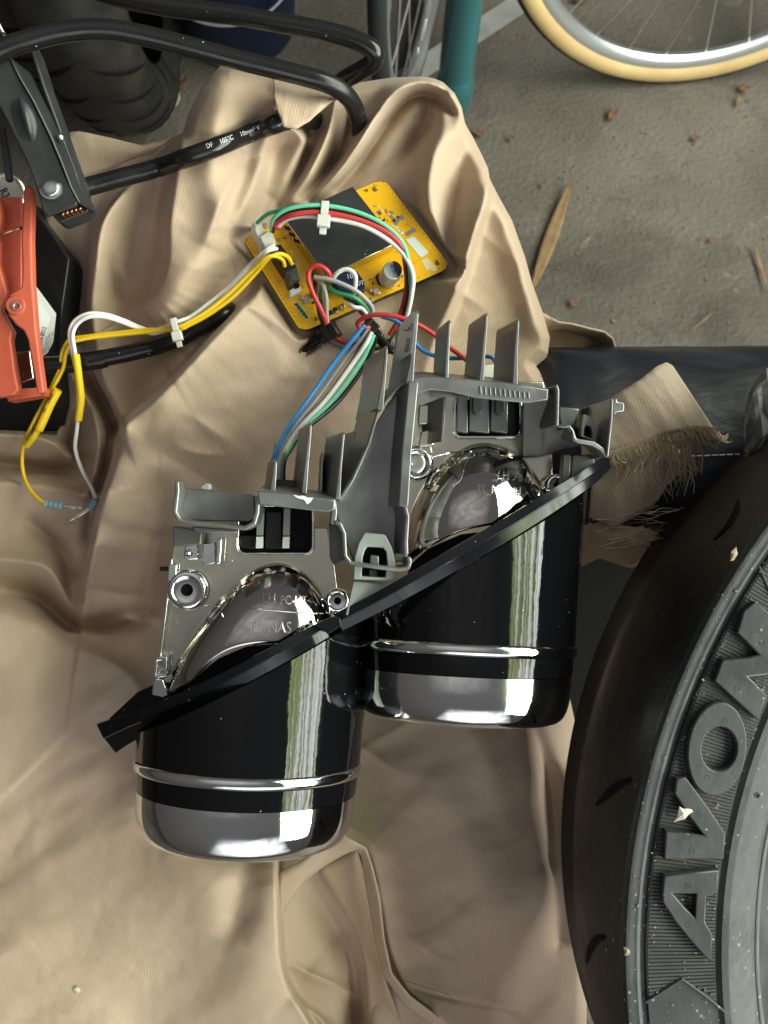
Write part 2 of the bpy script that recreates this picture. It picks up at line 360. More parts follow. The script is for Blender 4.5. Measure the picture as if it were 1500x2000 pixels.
M_clampb = mat('black_clamp_steel', (0.020, 0.021, 0.023), 0.38, 0.0, c2=(0.032, 0.033, 0.036), nscale=80, bump=0.0001, bscale=400)
M_alu = mat('rivet_aluminium', (0.72, 0.73, 0.73), 0.24, 1.0)
M_tyre = mat('tyre_rubber', (0.034, 0.037, 0.041), 0.46, c2=(0.056, 0.061, 0.067), nscale=26, nlo=.4, nhi=.75, dist=1.2, rvar=.08, bump=0.0003, bscale=160, specks=(420, 0.24, (0.24, 0.21, 0.17)), stretch=None)
M_tyred = mat('tyre_tread_rubber', (0.014, 0.014, 0.0135), 0.5, c2=(0.030, 0.028, 0.025), nscale=24, rvar=.1, bump=0.0003, bscale=90, specks=(180, 0.14, (0.20, 0.13, 0.06)))
M_tyrer = mat('tyre_rib_rubber', (0.028, 0.028, 0.030), 0.65, c2=(0.05, 0.05, 0.052), nscale=60, specks=(420, 0.28, (0.28, 0.25, 0.22)))
M_leather = mat('black_leather', (0.013, 0.014, 0.020), 0.42, c2=(0.034, 0.037, 0.048), nscale=16, nlo=0.56, nhi=0.70, bump=0.002, bscale=22, dist=1.5, stretch=(1, 2.4, 1))
M_clear = mat('clear_film', (0.75, 0.78, 0.77), 0.16, trans=0.72, ior=1.3, coat=0.6)
M_gum = mat('gumwall', (0.68, 0.50, 0.24), 0.6, c2=(0.58, 0.40, 0.18), nscale=20)
M_tread = mat('bicycle_tread', (0.02, 0.024, 0.028), 0.6)
M_rim = mat('alloy_rim', (0.72, 0.75, 0.78), 0.3, 0.9)
M_spoke = mat('steel_spoke', (0.62, 0.62, 0.60), 0.3, 0.9)
M_teal = mat('teal_paint', (0.04, 0.135, 0.15), 0.3, 0.25, coat=0.4, c2=(0.035, 0.17, 0.19), nscale=15)
M_paint = mat('floor_paint', (0.36, 0.36, 0.35), 0.7, c2=(0.28, 0.27, 0.26), nscale=20)
M_leaf = mat('dry_leaf', (0.12, 0.050, 0.026), 0.6, c2=(0.20, 0.105, 0.055), nscale=60)
M_straw = mat('straw', (0.26, 0.17, 0.08), 0.7, c2=(0.19, 0.115, 0.06), nscale=60)
M_bucket = mat('dark_blue_plastic', (0.005, 0.013, 0.042), 0.4)
M_chip = mat('pale_chip', (0.62, 0.60, 0.55), 0.7, c2=(0.4, 0.33, 0.24), nscale=90)
# ================================================================== setting: garage floor
f = MB(); N = 60
f.add([(-6, -3, 0), (6, -3, 0), (6, 9, 0), (-6, 9, 0)], [(0, 1, 2, 3)])
tag(build('floor', f, M_floor, world=True, smooth=0), kind='structure')
a, b2 = floor_pt(700, 218), floor_pt(1052, -14)
d = (b2 - a).normalized(); nrm = Vector((-d.y, d.x, 0)) * 0.021
f = MB().add([a - nrm + Vector((0, 0, .004)), b2 - nrm + Vector((0, 0, .004)), b2 + nrm + Vector((0, 0, .004)), a + nrm + Vector((0, 0, .004))], [(0, 1, 2, 3)])
tag(build('floor_marking', f, M_paint, world=True, smooth=0), kind='structure')

# ================================================================== the khaki cloth
STEP = 3.2
gx = np.arange(-44, 1236, STEP); gy = np.arange(100, 2044, STEP)
X, Y = np.meshgrid(gx, gy)
OUT = [(-44, 838), (40, 842), (112, 850), (118, 790), (104, 700), (84, 560), (72, 430), (128, 272), (136, 259), (155, 256), (275, 283), (330, 270), (357, 260), (368, 220), (395, 170), (430, 128), (440, 122), (460, 121), (540, 146), (600, 165), (640, 178), (690, 163), (760, 152), (820, 149), (845, 152), (865, 160), (888, 182), (902, 210), (908, 240), (925, 270), (940, 300), (953, 328), (957, 350), (975, 385), (1000, 430), (1025, 500), (1040, 555), (1060, 610), (1074, 660), (1070, 690), (1045, 712), (1090, 780), (1150, 900), (1140, 1000), (1110, 1100), (1100, 1300), (1125, 1420), (1150, 1540), (1150, 1700), (1145, 2040), (-44, 2040)]
def polydist(pl, closed=False):
    best = np.full(X.shape, 1e9); sd = np.zeros(X.shape); seg = np.zeros(X.shape); nx = np.zeros(X.shape); ny = np.zeros(X.shape)
    n = len(pl)
    for i in range(n if closed else n - 1):
        (x0, y0), (x1, y1) = pl[i], pl[(i + 1) % n]
        dx, dy = x1 - x0, y1 - y0; l2 = dx * dx + dy * dy
        t = np.clip(((X - x0) * dx + (Y - y0) * dy) / l2, 0, 1)
        qx, qy = x0 + t * dx, y0 + t * dy; dd = np.hypot(X - qx, Y - qy)
        side = np.sign(dx * (Y - y0) - dy * (X - x0))     # + = right hand when travelling (screen)
        m = dd < best
        best = np.where(m, dd, best); sd = np.where(m, side, sd); seg = np.where(m, i + t, seg); nx = np.where(m, qx, nx); ny = np.where(m, qy, ny)
    return best, sd, seg, nx, ny
def smooth_pl(pl, n=5):
    q = spline([(x, y, 0) for x, y in pl], n); return [(v.x, v.y) for v in q]
H = np.zeros(X.shape)
# broad form of the heap
ctl = [(0, 1330, 6), (150, 1500, 4), (200, 1750, 2), (0, 2000, 4), (450, 1900, -2), (300, 1400, -4), (480, 1500, -12), (650, 1950, -16), (900, 1750, -14), (850, 1500, -16), (1000, 1400, -14), (1090, 1600, -34), (1120, 1900, -52), (1160, 1200, -58), (1190, 1350, -66), (1170, 1050, -52), (1150, 1450, -62), (1100, 1000, -22), (900, 950, -10), (600, 800, 2), (650, 950, -6), (300, 1000, -8), (420, 850, 2), (700, 480, -2), (850, 300, 8), (780, 220, 6), (1000, 600, -2), (1060, 690, -10), (260, 300, -4), (450, 250, 8), (200, 500, -8), (130, 600, -26), (100, 900, -24), (60, 800, -40), (130, 1230, -18), (250, 1180, -12), (40, 1050, -12), (600, 350, -2), (520, 180, 4), (130, 290, -4)]
num = np.zeros(X.shape); den = np.zeros(X.shape) + 1e-9
for (x, y, h) in ctl:
    g = np.exp(-((X - x) ** 2 + (Y - y) ** 2) / (2 * 85.0 ** 2)) + 1e-5 / (1 + ((X - x) ** 2 + (Y - y) ** 2) / 4e4); num += g * h; den += g
H += num / den
def ridge(pl, amp, wl, wr, pw=2.0):
    pl = list(pl); n0 = len(pl); k = 5; q = smooth_pl(pl, k)
    amps = np.array(amp if isinstance(amp, (list, tuple)) else [amp] * n0, float)
    d, sd, seg, _, _ = polydist(q)
    av = np.interp(seg / k, np.arange(n0), amps)
    wd = np.where(sd > 0, wr, wl)
    pw = 1.45 if min(wl, wr) < 16 else 1.8
    return av * np.exp(-(d / wd) ** pw)
# travelling down the picture: right hand (wr) is the picture's left
RIDGES = [
    ([(357, 258), (341, 365), (331, 437), (328, 511), (304, 578), (256, 612)], [16, 20, 22, 20, 14, 4], 120, 12),
    ([(285, 335), (236, 380), (198, 440), (186, 520), (178, 600), (188, 680)], [8, 16, 18, 18, 15, 8], 55, 11),
    ([(219, 505), (226, 545), (232, 585)], [-2, -5, -1], 10, 8),
    ([(400, 480), (350, 570), (290, 650), (230, 720)], [4, 9, 9, 3], 50, 45),
    ([(440, 170), (425, 260), (420, 360), (440, 450)], [8, 10, 8, 3], 60, 45),
    ([(535, 148), (538, 178), (540, 206)], [1.6, 2.2, 2.5], 4, 7),
    ([(600, 178), (570, 197), (541, 207), (548, 238), (575, 250), (592, 272), (586, 305), (565, 360), (545, 395)], [4, 9, 13, 14, 14, 13, 10, 7, 2], 7, 42),
    ([(520, 270), (505, 330), (480, 400), (455, 440)], [3, 7, 6, 2], 16, 24),
    ([(470, 330), (430, 400), (405, 470)], [1, 4, 2], 12, 20),
    ([(655, 196), (640, 260), (603, 340), (560, 398)], [9, 12, 10, 4], 15, 13),
    ([(688, 235), (655, 310), (600, 388)], [-10, -9, -5], 12, 12),
    ([(600, 290), (575, 345), (545, 400)], [-7, -7, -3], 9, 9),
    ([(909, 240), (895, 198), (862, 168), (815, 160), (770, 180), (735, 225), (700, 280), (660, 335), (620, 375), (588, 402)], [8, 12, 14, 14, 14, 13, 13, 12, 10, 6], 15, 12),
    ([(884, 222), (852, 192), (815, 186), (782, 210), (750, 252), (706, 315), (655, 368)], [-5, -7, -7, -7, -6, -6, -3], 11, 11),
    ([(872, 205), (866, 255), (846, 305), (836, 370), (846, 440), (860, 500)], [5, 11, 13, 12, 9, 4], 42, 22),
    ([(838, 205), (836, 240), (812, 275), (770, 322), (730, 352)], [-4, -7, -9, -5, -2], 14, 22),
    ([(905, 300), (888, 370), (876, 440), (884, 500)], [-2, -6, -7, -3], 22, 18),
    ([(957, 340), (947, 400), (927, 460), (906, 530), (884, 590), (858, 650), (828, 735)], [8, 14, 16, 16, 13, 8, 4], 6, 46),
    ([(985, 410), (1020, 520), (1045, 630)], [3, 6, 5], 34, 30),
    ([(476, 596), (420, 655), (360, 720), (300, 780), (238, 835), (218, 910), (190, 1000), (181, 1060), (168, 1150)], [14, 20, 24, 26, 27, 26, 22, 16, 4], 150, 4),
    ([(170, 680), (196, 750), (233, 836)], [7, 11, 9], 34, 6),
    ([(128, 640), (136, 720), (172, 785), (192, 850), (188, 915), (172, 962)], [10, 10, 12, 14, 12, 5], 14, 22),
    ([(236, 846), (212, 925), (184, 1010), (172, 1080)], [-8, -12, -10, -4], 4, 16),
    ([(182, 728), (206, 775), (232, 836)], [-6, -14, -16], 5, 11),
    ([(-44, 845), (40, 849), (100, 862), (150, 905)], [16, 16, 14, 5], 8, 30),
    ([(-44, 902), (50, 912), (120, 922), (165, 885)], [-6, -9, -10, -7], 16, 18),
    ([(-44, 938), (80, 948), (150, 965), (184, 962)], [6, 8, 8, 4], 13, 34),
    ([(112, 905), (150, 850), (160, 800)], [-5, -9, -8], 20, 18),
    ([(-44, 1088), (60, 1098), (105, 1122), (138, 1195)], [6, 8, 9, 4], 14, 22),
    ([(182, 1065), (170, 1140), (156, 1205)], [8, 10, 6], 22, 10),
    ([(-44, 1160), (60, 1165), (138, 1226), (205, 1232), (290, 1200)], [-4, -9, -15, -13, -5], 24, 20),
    ([(60, 1020), (110, 1060), (140, 1110)], [-3, -6, -4], 16, 18),
    ([(-44, 1188), (80, 1226), (170, 1272), (250, 1322), (300, 1410)], [9, 12, 13, 11, 4], 34, 190),
    ([(205, 1225), (250, 1210), (300, 1216)], [2, 5, 2], 10, 12),
    ([(310, 950), (305, 1050), (290, 1150)], [-2, -6, -5], 30, 40),
    ([(541, 1630), (541, 1700), (543, 1800), (553, 1900), (590, 1975), (640, 2050)], [10, 14, 16, 16, 15, 14], 4, 170),
    ([(480, 1690), (460, 1790), (440, 1840)], [-2, -5, -1], 40, 34),
    ([(300, 1560), (400, 1720), (480, 1880)], [1, 3, 1], 60, 60),
    ([(652, 1632), (716, 1660), (742, 1750), (760, 1850), (790, 1925), (850, 1985)], [4, 8, 10, 9, 8, 4], 60, 6),
    ([(600, 1720), (650, 1800), (690, 1880), (700, 1990)], [-3, -6, -8, -10], 16, 30),
    ([(560, 1880), (610, 1905), (690, 1940)], [1, 3, 1], 10, 8),
    ([(585, 1960), (620, 1985), (660, 2030)], [2, 4, 3], 8, 16),
    ([(1018, 1360), (1034, 1410), (1065, 1500), (1085, 1620), (1094, 1830)], [-2, -6, -8, -8, -4], 20, 24),
    ([(770, 1480), (900, 1600), (960, 1760)], [1, 3, 1], 70, 60),
    ([(800, 1930), (900, 1955), (1010, 1975)], [-0.8, -1.2, -0.8], 4, 4),
    ([(900, 1400), (960, 1500), (1000, 1640)], [2, 4, 1], 40, 40),
]
for (p_, a_, wl_, wr_) in RIDGES: H += 1.5 * ridge(p_, a_, wl_, wr_)
# rumples that no one placed
def vnoise(sc_, seed, ang=0.0, st=1.0):
    rs = np.random.RandomState(seed); ca, sa = math.cos(ang), math.sin(ang)
    U = (X * ca + Y * sa) / sc_ + 100; V = (-X * sa + Y * ca) / (sc_ * st) + 100
    g = rs.rand(512, 512); iu = np.floor(U).astype(int); iv = np.floor(V).astype(int); fu = U - iu; fv = V - iv
    fu = fu * fu * fu * (fu * (6 * fu - 15) + 10); fv = fv * fv * fv * (fv * (6 * fv - 15) + 10)
    G = lambda a, b: g[a % 512, b % 512]
    return (G(iu, iv) * (1 - fu) + G(iu + 1, iv) * fu) * (1 - fv) + (G(iu, iv + 1) * (1 - fu) + G(iu + 1, iv + 1) * fu) * fv - 0.5
H += 5.0 * vnoise(150, 1, 0.5, 1.6) + 2.6 * vnoise(70, 2, 0.9, 2.2) + 0.9 * vnoise(32, 3, 1.2, 2.0) + 0.25 * vnoise(14, 4)
def crease(sc_, seed, ang, st, k=6.0):                     # thin sharp creases along the zero lines of a noise field
    a = np.abs(vnoise(sc_, seed, ang, st)); return np.exp(-(a * k) ** 1.2)
mk = np.clip(vnoise(210, 11) * 3 + .45, 0, 1); mk2 = np.clip(vnoise(170, 12) * 3 + .40, 0, 1)
calm = np.exp(-(((X - 250) / 330) ** 2 + ((Y - 1780) / 330) ** 2) * 1.0)          # the flat part at lower left
H += (1 - .75 * calm) * (2.6 * mk * crease(190, 21, 1.05, 2.6, 9) + 2.0 * mk2 * crease(120, 22, 2.2, 2.4, 8) - 1.8 * mk * crease(150, 23, 0.6, 2.8, 10) + 1.0 * mk2 * crease(70, 24, 1.6, 2.2, 7))
K = np.array([1, 4, 6, 4, 1]) / 16.0
def blur(A, it):
    for _ in range(it):
        Ap = np.pad(A, 2, 'edge'); A = sum(K[i] * Ap[i:i + A.shape[0], 2:-2] for i in range(5))
        Ap = np.pad(A, 2, 'edge'); A = sum(K[i] * Ap[2:-2, i:i + A.shape[1]] for i in range(5))
    return A
Hs = blur(H, 1); H = 0.35 * H + 0.65 * Hs
BOARD = [(473, 466), (750, 348), (882, 522), (588, 650)]       # the board beds into the cloth
def inpoly(pl):
    r = np.zeros(X.shape, bool)
    for i in range(len(pl)):
        (x0, y0), (x1, y1) = pl[i], pl[(i + 1) % len(pl)]
        if y0 != y1: r ^= ((Y >= min(y0, y1)) & (Y < max(y0, y1))) & (X < x0 + (Y - y0) * (x1 - x0) / (y1 - y0))
    return r
db = polydist(BOARD, True)[0]; db = np.where(inpoly(BOARD), 0, db)
H = np.minimum(H, 5.5 + np.maximum(db - 8, 0) ** 1.1 * 0.55)
d, sd, seg, NX, NY = polydist(OUT, True)
# inside test
inside = np.zeros(X.shape, bool); n = len(OUT)
for i in range(n):
    (x0, y0), (x1, y1) = OUT[i], OUT[(i + 1) % n]
    if y0 == y1: continue
    c = ((Y >= min(y0, y1)) & (Y < max(y0, y1))) & (X < x0 + (Y - y0) * (x1 - x0) / (y1 - y0)); inside ^= c
edge_in = np.where(inside, d, 0)
H -= 13 * np.clip(1 - edge_in / 24.0, 0, 1) ** 2.4 * ((Y < 830) | (X > 1000))
def cloth_h(px, py):
    i = (py - gy[0]) / STEP; j = (px - gx[0]) / STEP
    i = min(max(i, 0), H.shape[0] - 1.001); j = min(max(j, 0), H.shape[1] - 1.001)
    a, b = int(i), int(j); u, v = i - a, j - b
    return float((H[a, b] * (1 - u) + H[a + 1, b] * u) * (1 - v) + (H[a, b + 1] * (1 - u) + H[a + 1, b + 1] * u) * v)
PX = np.where(inside, X, NX); PY = np.where(inside, Y, NY)
cell = inside[:-1, :-1] | inside[1:, :-1] | inside[:-1, 1:] | inside[1:, 1:]
idx = np.arange(X.size).reshape(X.shape)
ci, cj = np.nonzero(cell)
quads = np.stack([idx[ci, cj], idx[ci + 1, cj], idx[ci + 1, cj + 1], idx[ci, cj + 1]], 1)
S = (DIST - H / 1000) / FPX
V3 = np.stack([(PX - CX) * S, (CY - PY) * S, H / 1000], -1).reshape(-1, 3)
used, inv = np.unique(quads, return_inverse=True); quads = inv.reshape(quads.shape); V3 = V3[used]
UVs = np.stack([X.ravel(), Y.ravel()], -1)[used] / 4000.0
# hanging skirt below the outline
ed = np.concatenate([quads[:, [0, 1]], quads[:, [1, 2]], quads[:, [2, 3]], quads[:, [3, 0]]])
key = np.sort(ed, 1); _, first, cnt = np.unique(key[:, 0] * 10 ** 7 + key[:, 1], return_index=True, return_counts=True)
bd = ed[first[cnt == 1]]
bv = np.unique(bd); m_ = {int(v): i + len(V3) for i, v in enumerate(bv)}
wob = np.sin(V3[bv][:, 0] * 70) * 0.006
low = V3[bv] + np.array(DOWN) * 0.10 + np.stack([wob, wob * 0.5, wob * 0], 1)
q2 = np.array([[int(b_), int(a_), m_[int(a_)], m_[int(b_)]] for a_, b_ in bd])
V3 = np.concatenate([V3, low]); UVs = np.concatenate([UVs, UVs[bv] + np.array([0, 0.1])]); quads = np.concatenate([quads, q2])
base = P(600, 1500, 0)
me = bpy.data.meshes.new('khaki_cloth'); me.from_pydata((V3 - np.array(base)).tolist(), [], quads.tolist()); me.update()
uvl = me.uv_layers.new(name='weave'); li = np.zeros(len(me.loops), np.int32); me.loops.foreach_get('vertex_index', li)
uvl.data.foreach_set('uv', UVs[li].astype(np.float32).ravel()); me.shade_smooth(); me.materials.append(M_cloth)
cloth = bpy.data.objects.new('khaki_cloth', me); col.objects.link(cloth); cloth.matrix_world = T @ Matrix.Translation(base); WORLD['khaki_cloth'] = base
tag(cloth, 'crumpled khaki twill cloth spread under the lamp unit and circuit board', 'cloth')
def add_uv(o, k=1.0):
    me = o.data; u = me.uv_layers.new(name='weave')
    for lp in me.loops:
        v = me.vertices[lp.vertex_index].co; u.data[lp.index].uv = (v.x * k, v.y * k)
    return o
def wavy_patch(A, B, na, nb, hA, hB, bulge=0.0, noise=0.0, seed=0):
    """sheet between two px polylines A and B, heights along each"""
    rs = np.random.RandomState(seed); A = resample([(x, y, 0) for x, y in A], na); B = resample([(x, y, 0) for x, y in B], na)
    g = []; fa = lambda hs, t: float(np.interp(t, np.linspace(0, 1, len(hs)), hs))
    nz = rs.rand(na, nb) - 0.5
    for i in range(na):
        t = i / (na - 1); row = []
        for j in range(nb):
            s_ = j / (nb - 1); q = A[i].lerp(B[i], s_); h = fa(hA, t) * (1 - s_) + fa(hB, t) * s_ + bulge * math.sin(math.pi * s_) + noise * nz[i, j]
            row.append(P(q.x, q.y, h))
        g.append(row)
    return MB().patch(g)
# standing hem below the left lamp
hem = wavy_patch([(545, 1806), (552, 1780), (590, 1722), (632, 1690), (668, 1668), (694, 1656), (708, 1668), (712, 1700), (722, 1760), (735, 1840), (752, 1905), (790, 1960), (850, 2005)],
                 [(545, 1706), (556, 1698), (590, 1680), (625, 1650), (656, 1622), (690, 1640), (716, 1655), (728, 1690), (743, 1750), (751, 1830), (766, 1900), (800, 1942), (858, 1985)], 60, 6,
                 [-6, -2, 2, 4, 2, 0, -4, -6, -8, -10, -10], [4, 7, 10, 14, 12, 10, 8, 5, 2, 0, -4], 1.5, 0.5, 3)
add_uv(build('folded_hem', hem, M_cloth, cloth, smooth=60, solid=0.0008))
inner = wavy_patch([(619, 1694), (660, 1760), (700, 1830), (715, 1900), (722, 2040)], [(697, 1656), (716, 1720), (738, 1850), (756, 1920), (800, 2040)], 24, 6, [-6, -11, -15, -17, -18], [-2, -7, -10, -12, -14], -1, 0.4, 5)
add_uv(build('hem_facing', inner, M_clothback, cloth, smooth=60, solid=0.0006))
seam = MB()
for i, (x0, y0, x1, y1, nn, hh) in enumerate([(150, 350, 235, 322, 22, 2), (555, 1893, 690, 1940, 26, 1.2), (790, 1916, 880, 1945, 14, 1.0)]):
    for k in range(nn):
        t0, t1 = (k + .1) / nn, (k + .75) / nn
        pts = []
        for t in (t0, t1):
            x, y = x0 + (x1 - x0) * t, y0 + (y1 - y0) * t; pts.append(P(x, y, cloth_h(x, y) + 0.25))
        seam.tube(pts, 0.00022, 5)
st = build('seam_stitching', seam, M_thread, cloth); st['kind'] = 'stuff'
# flap of cloth behind the black clamp
flap = wavy_patch([(128, 268), (140, 257), (165, 258), (220, 270), (280, 285), (335, 268)], [(143, 352), (150, 352), (170, 346), (210, 332), (255, 312), (300, 300)], 26, 9, [6, 8, 8, 7, 6, 4], [2, 2, 2, 3, 3, 2], 2.0, 0.5, 8)
add_uv(build('folded_flap', flap, M_cloth, cloth, smooth=60, solid=0.0008))

# corner of cloth folded over the cable
fc = wavy_patch([(532, 150), (560, 156), (600, 168), (640, 180), (664, 186)], [(539, 208), (553, 246), (578, 252), (604, 236), (648, 200)], 26, 10, [32, 32, 30, 28, 24], [41, 42, 40, 38, 30], 3, .4, 18)
add_uv(build('folded_corner', fc, M_cloth, cloth, smooth=60, solid=0.0009))
# ------------------------------------------------------------------ torn, frayed end of cloth over the seat
rag = wavy_patch([(1120, 842), (1160, 800), (1195, 775), (1250, 742), (1282, 716), (1302, 707), (1314, 714)], [(1150, 905), (1190, 893), (1225, 882), (1285, 852), (1320, 845), (1360, 838), (1398, 842)], 46, 14, [4, 10, 14, 20, 23, 24, 22], [6, 10, 12, 14, 15, 14, 10], 3.0, 0.5, 11)
ragb = P(1270, 800, 10)
rago = build('frayed_rag', rag, M_clothdirty, None, smooth=60, solid=0.0007, origin=ragb)
add_uv(rago); tag(rago, 'torn khaki rag with frayed lower edge lying over the black seat', 'rag')
rag2 = wavy_patch([(1160, 895), (1210, 890), (1260, 870), (1310, 865), (1330, 880)], [(1150, 1010), (1200, 1030), (1240, 1010), (1290, 985), (1325, 960)], 34, 12, [0, 2, 4, 4, 0], [-14, -12, -10, -12, -16], 4, 0.8, 12)
add_uv(build('lower_layer', rag2, M_clothdirty, rago, smooth=60, solid=0.0007))
rs = np.random.RandomState(5)
fr = MB(); bvr = rag.bvh()
edge = resample([(x, y, 0) for x, y in [(1186, 893), (1225, 880), (1285, 852), (1320, 845), (1360, 838), (1398, 842)]], 330)
for i, e in enumerate(edge):                              # short fringe
    L_ = rs.uniform(9, 26) * (1.5 if i > 260 else 1); a = rs.uniform(-0.6, 0.8) + (0.7 if i > 270 else 0.1)
    h0 = 12 + 1.5 * math.sin(i)
    fr.tube(path([(e.x - 3, e.y - 8, h0 + 1.5), (e.x, e.y, h0 + 1), (e.x + L_ * math.sin(a) * .6, e.y + L_ * .6, h0 - 1 + rs.uniform(-1, 1)), (e.x + L_ * math.sin(a) + rs.uniform(-4, 4), e.y + L_ * math.cos(a), h0 - 3)], 3), [0.00028] * 9 + [0.00008], 4)
fo = build('fringe', fr, M_thread, rago); fo['kind'] = 'stuff'
fr = MB()
for i in range(210):                                       # long loose threads
    x = 1195 + 165 * rs.rand() ** .6; y = 893 - (x - 1186) * .27 + rs.uniform(-6, 4); pts = [(x, y, 13)]; a = rs.uniform(-0.35, 0.35); hh = 11
    for k in range(rs.randint(2, 6)):
        st_ = rs.uniform(12, 30); a += rs.uniform(-0.42, 0.42) + (-0.12 if k > 1 and x > 1290 else 0.0); x += st_ * math.sin(a); y += st_ * math.cos(a) * 0.95; hh -= rs.uniform(1, 6); pts.append((min(x, 1372), y, hh))
    fr.tube(path(pts, 5), 0.00008 + 0.00009 * rs.rand(), 4)
for i in range(50):                                       # tangle lying below
    x, y = rs.uniform(1155, 1310), rs.uniform(985, 1075); pts = []; a = rs.uniform(0.9, 2.2); hh = rs.uniform(-22, -6)
    for k in range(rs.randint(3, 6)):
        pts.append((x, y, hh)); st_ = rs.uniform(20, 45); x += st_ * math.sin(a); y += st_ * math.cos(a) * 0.5; a += rs.uniform(-0.9, 0.9); hh += rs.uniform(-4, 3)
    fr.tube(path(pts, 5), 0.00013, 4)
fo = build('loose_threads', fr, M_thread, rago); fo['kind'] = 'stuff'
under = wavy_patch([(1120, 985), (1180, 1010), (1240, 1030), (1320, 1010)], [(1110, 1120), (1170, 1090), (1230, 1110), (1300, 1090)], 30, 12, [-20, -16, -18, -26], [-40, -30, -34, -44], 6, 2.0, 13)
add_uv(build('crumpled_end', under, M_clothback, rago, smooth=60, solid=0.0007))
# curled edge of the cloth behind the seat
curl = wavy_patch([(1040, 600), (1062, 612), (1090, 630), (1120, 634), (1150, 642), (1180, 648), (1196, 660), (1206, 686)], [(1040, 690), (1070, 650), (1095, 645), (1120, 650), (1145, 660), (1165, 665), (1182, 680), (1190, 705)], 34, 7, [-14, -16, -18, -20, -24, -28, -34, -40], [-30, -34, -36, -38, -42, -46, -50, -54], 3, 0.5, 15)
co = add_uv(build('curled_edge', curl, M_cloth, cloth, smooth=60, solid=0.0008))
curl2 = wavy_patch([(1050, 640), (1080, 640), (1110, 645), (1140, 654), (1172, 664), (1190, 690)], [(1050, 730), (1080, 730), (1110, 730), (1140, 730), (1170, 730), (1190, 730)], 24, 6, [-34, -36, -38, -40, -46, -52], [-60, -60, -62, -64, -66, -66], 2, 0.4, 16)
add_uv(build('curled_lining', curl2, M_clothback, cloth, smooth=60, solid=0.0006))
# ================================================================== twin lamp unit
lamp = thing('lamp_unit', 'twin chrome and black lamp barrels on a grey finned bracket lying on the cloth', 'lamp unit', P(640, 1250, 0))
def clip_mb(mb, co, no):
    bm = bmesh.new(); vs = [bm.verts.new(v) for v in mb.v]
    for f_ in mb.f:
        try: bm.faces.new([vs[i] for i in f_])
        except ValueError: pass
    bmesh.ops.bisect_plane(bm, geom=bm.verts[:] + bm.edges[:] + bm.faces[:], plane_co=co, plane_no=no, clear_outer=True, dist=1e-7)
    bm.verts.index_update(); o = MB(); o.v = [v.co.copy() for v in bm.verts]; o.f = [tuple(v.index for v in f_.verts) for f_ in bm.faces]; bm.free(); return o
def barrel(cx, cy, h, cutA, cutB, which):
    c = P(cx, cy, h); ax = Vector((-0.046, -1.0, 0.135)).normalized()
    A, B = P(*cutA), P(*cutB); d_ = (B - A).normalized(); no = d_.cross(Vector((0, 0, 1))).normalized()
    if no.y < 0: no = -no
    rot = Vector((0, 0, 1))
    bl = MB().lathe(c, ax, [(-0.125, 0.0545), (-0.09, 0.0535), (-0.055, 0.0515), (-0.02, 0.0492), (-0.0022, 0.0484), (-0.0018, 0.0470)], 96, rot)
    b = build('barrel', clip_mb(bl, A, no), M_black, lamp, smooth=50)
    b['label'] = 'glossy black barrel of the %s lamp' % which
    il = MB().lathe(c, ax, [(-0.125, 0.0525), (-0.09, 0.0515), (-0.02, 0.0470), (0.0, 0.045)], 64, rot)
    build('barrel_lining', clip_mb(il, A, no), M_inner, b)
    build('chrome_ring', MB().lathe(c, ax, [(-0.0024, 0.0474), (-0.0022, 0.0486), (-0.0010, 0.0492), (0.0006, 0.0493), (0.0020, 0.0488), (0.0026, 0.0480), (0.0027, 0.0468)], 96, rot), M_chrome, b, smooth=60)
    build('black_band', MB().lathe(c, ax, [(0.0025, 0.0470), (0.0027, 0.0479), (0.006, 0.0477), (0.0104, 0.0472), (0.0107, 0.0460)], 96, rot), M_black, b, smooth=50)
    prof = [(0.0104, 0.0458), (0.0107, 0.0470), (0.012, 0.0470)]
    for i in range(13):
        t = i / 12 * math.pi / 2; prof.append((0.0125 + 0.0185 * math.sin(t), 0.0345 + 0.0125 * max(0, math.cos(t)) ** 0.50))
    prof += [(0.0313, 0.031), (0.0315, 0.0)]
    build('chrome_cap', MB().lathe(c, ax, prof, 96, rot), M_chrome, b, smooth=60)
    return b
bl = barrel(487, 1490, 41, (205, 1452, 40), (660, 1222, 40), 'nearer left')
br = barrel(906, 1263, 35, (655, 1225, 40), (1192, 930, 40), 'farther right')

def bar_sweep(pts, prof, up=Vector((0, 0, 1))):
    """sweep a cross-section (list of (across, up) in m, with per-point scale) along table points"""
    n = len(pts); m = len(prof[0]) if isinstance(prof[0], list) else len(prof); vs = []
    for i, p in enumerate(pts):
        t = (pts[min(i + 1, n - 1)] - pts[max(i - 1, 0)]).normalized(); x = up.cross(t).normalized(); u = t.cross(x)
        pr = prof[i] if isinstance(prof[0], list) else prof
        vs += [p + x * a + u * b for a, b in pr]
    fs = [(i * m + k, i * m + (k + 1) % m, (i + 1) * m + (k + 1) % m, (i + 1) * m + k) for i in range(n - 1) for k in range(m)]
    fs += [tuple(range(m))[::-1], tuple((n - 1) * m + k for k in range(m))]
    return MB().add(vs, fs)
def trim(pts, ws):
    q = path(pts, 6); n = len(q); pr = []
    for i in range(n):
        t = 0.0016; w_ = float(np.interp(i / (n - 1), np.linspace(0, 1, len(ws)), ws)) / 1000
        pr.append([(w_ * .5, -t), (w_ * .5, t * .30), (w_ * .06, t * .62), (w_ * .02, t * .40), (-w_ * .5, -t * .35), (-w_ * .5, -t)])
    return bar_sweep(q, pr)
s1 = trim([(207, 1443, 46), (250, 1422, 56), (300, 1401, 66), (400, 1354, 80), (520, 1292, 88), (600, 1248, 86), (636, 1228, 83)], [15.0, 12.0, 9.6, 8.4, 7.8, 7.4, 7.0])
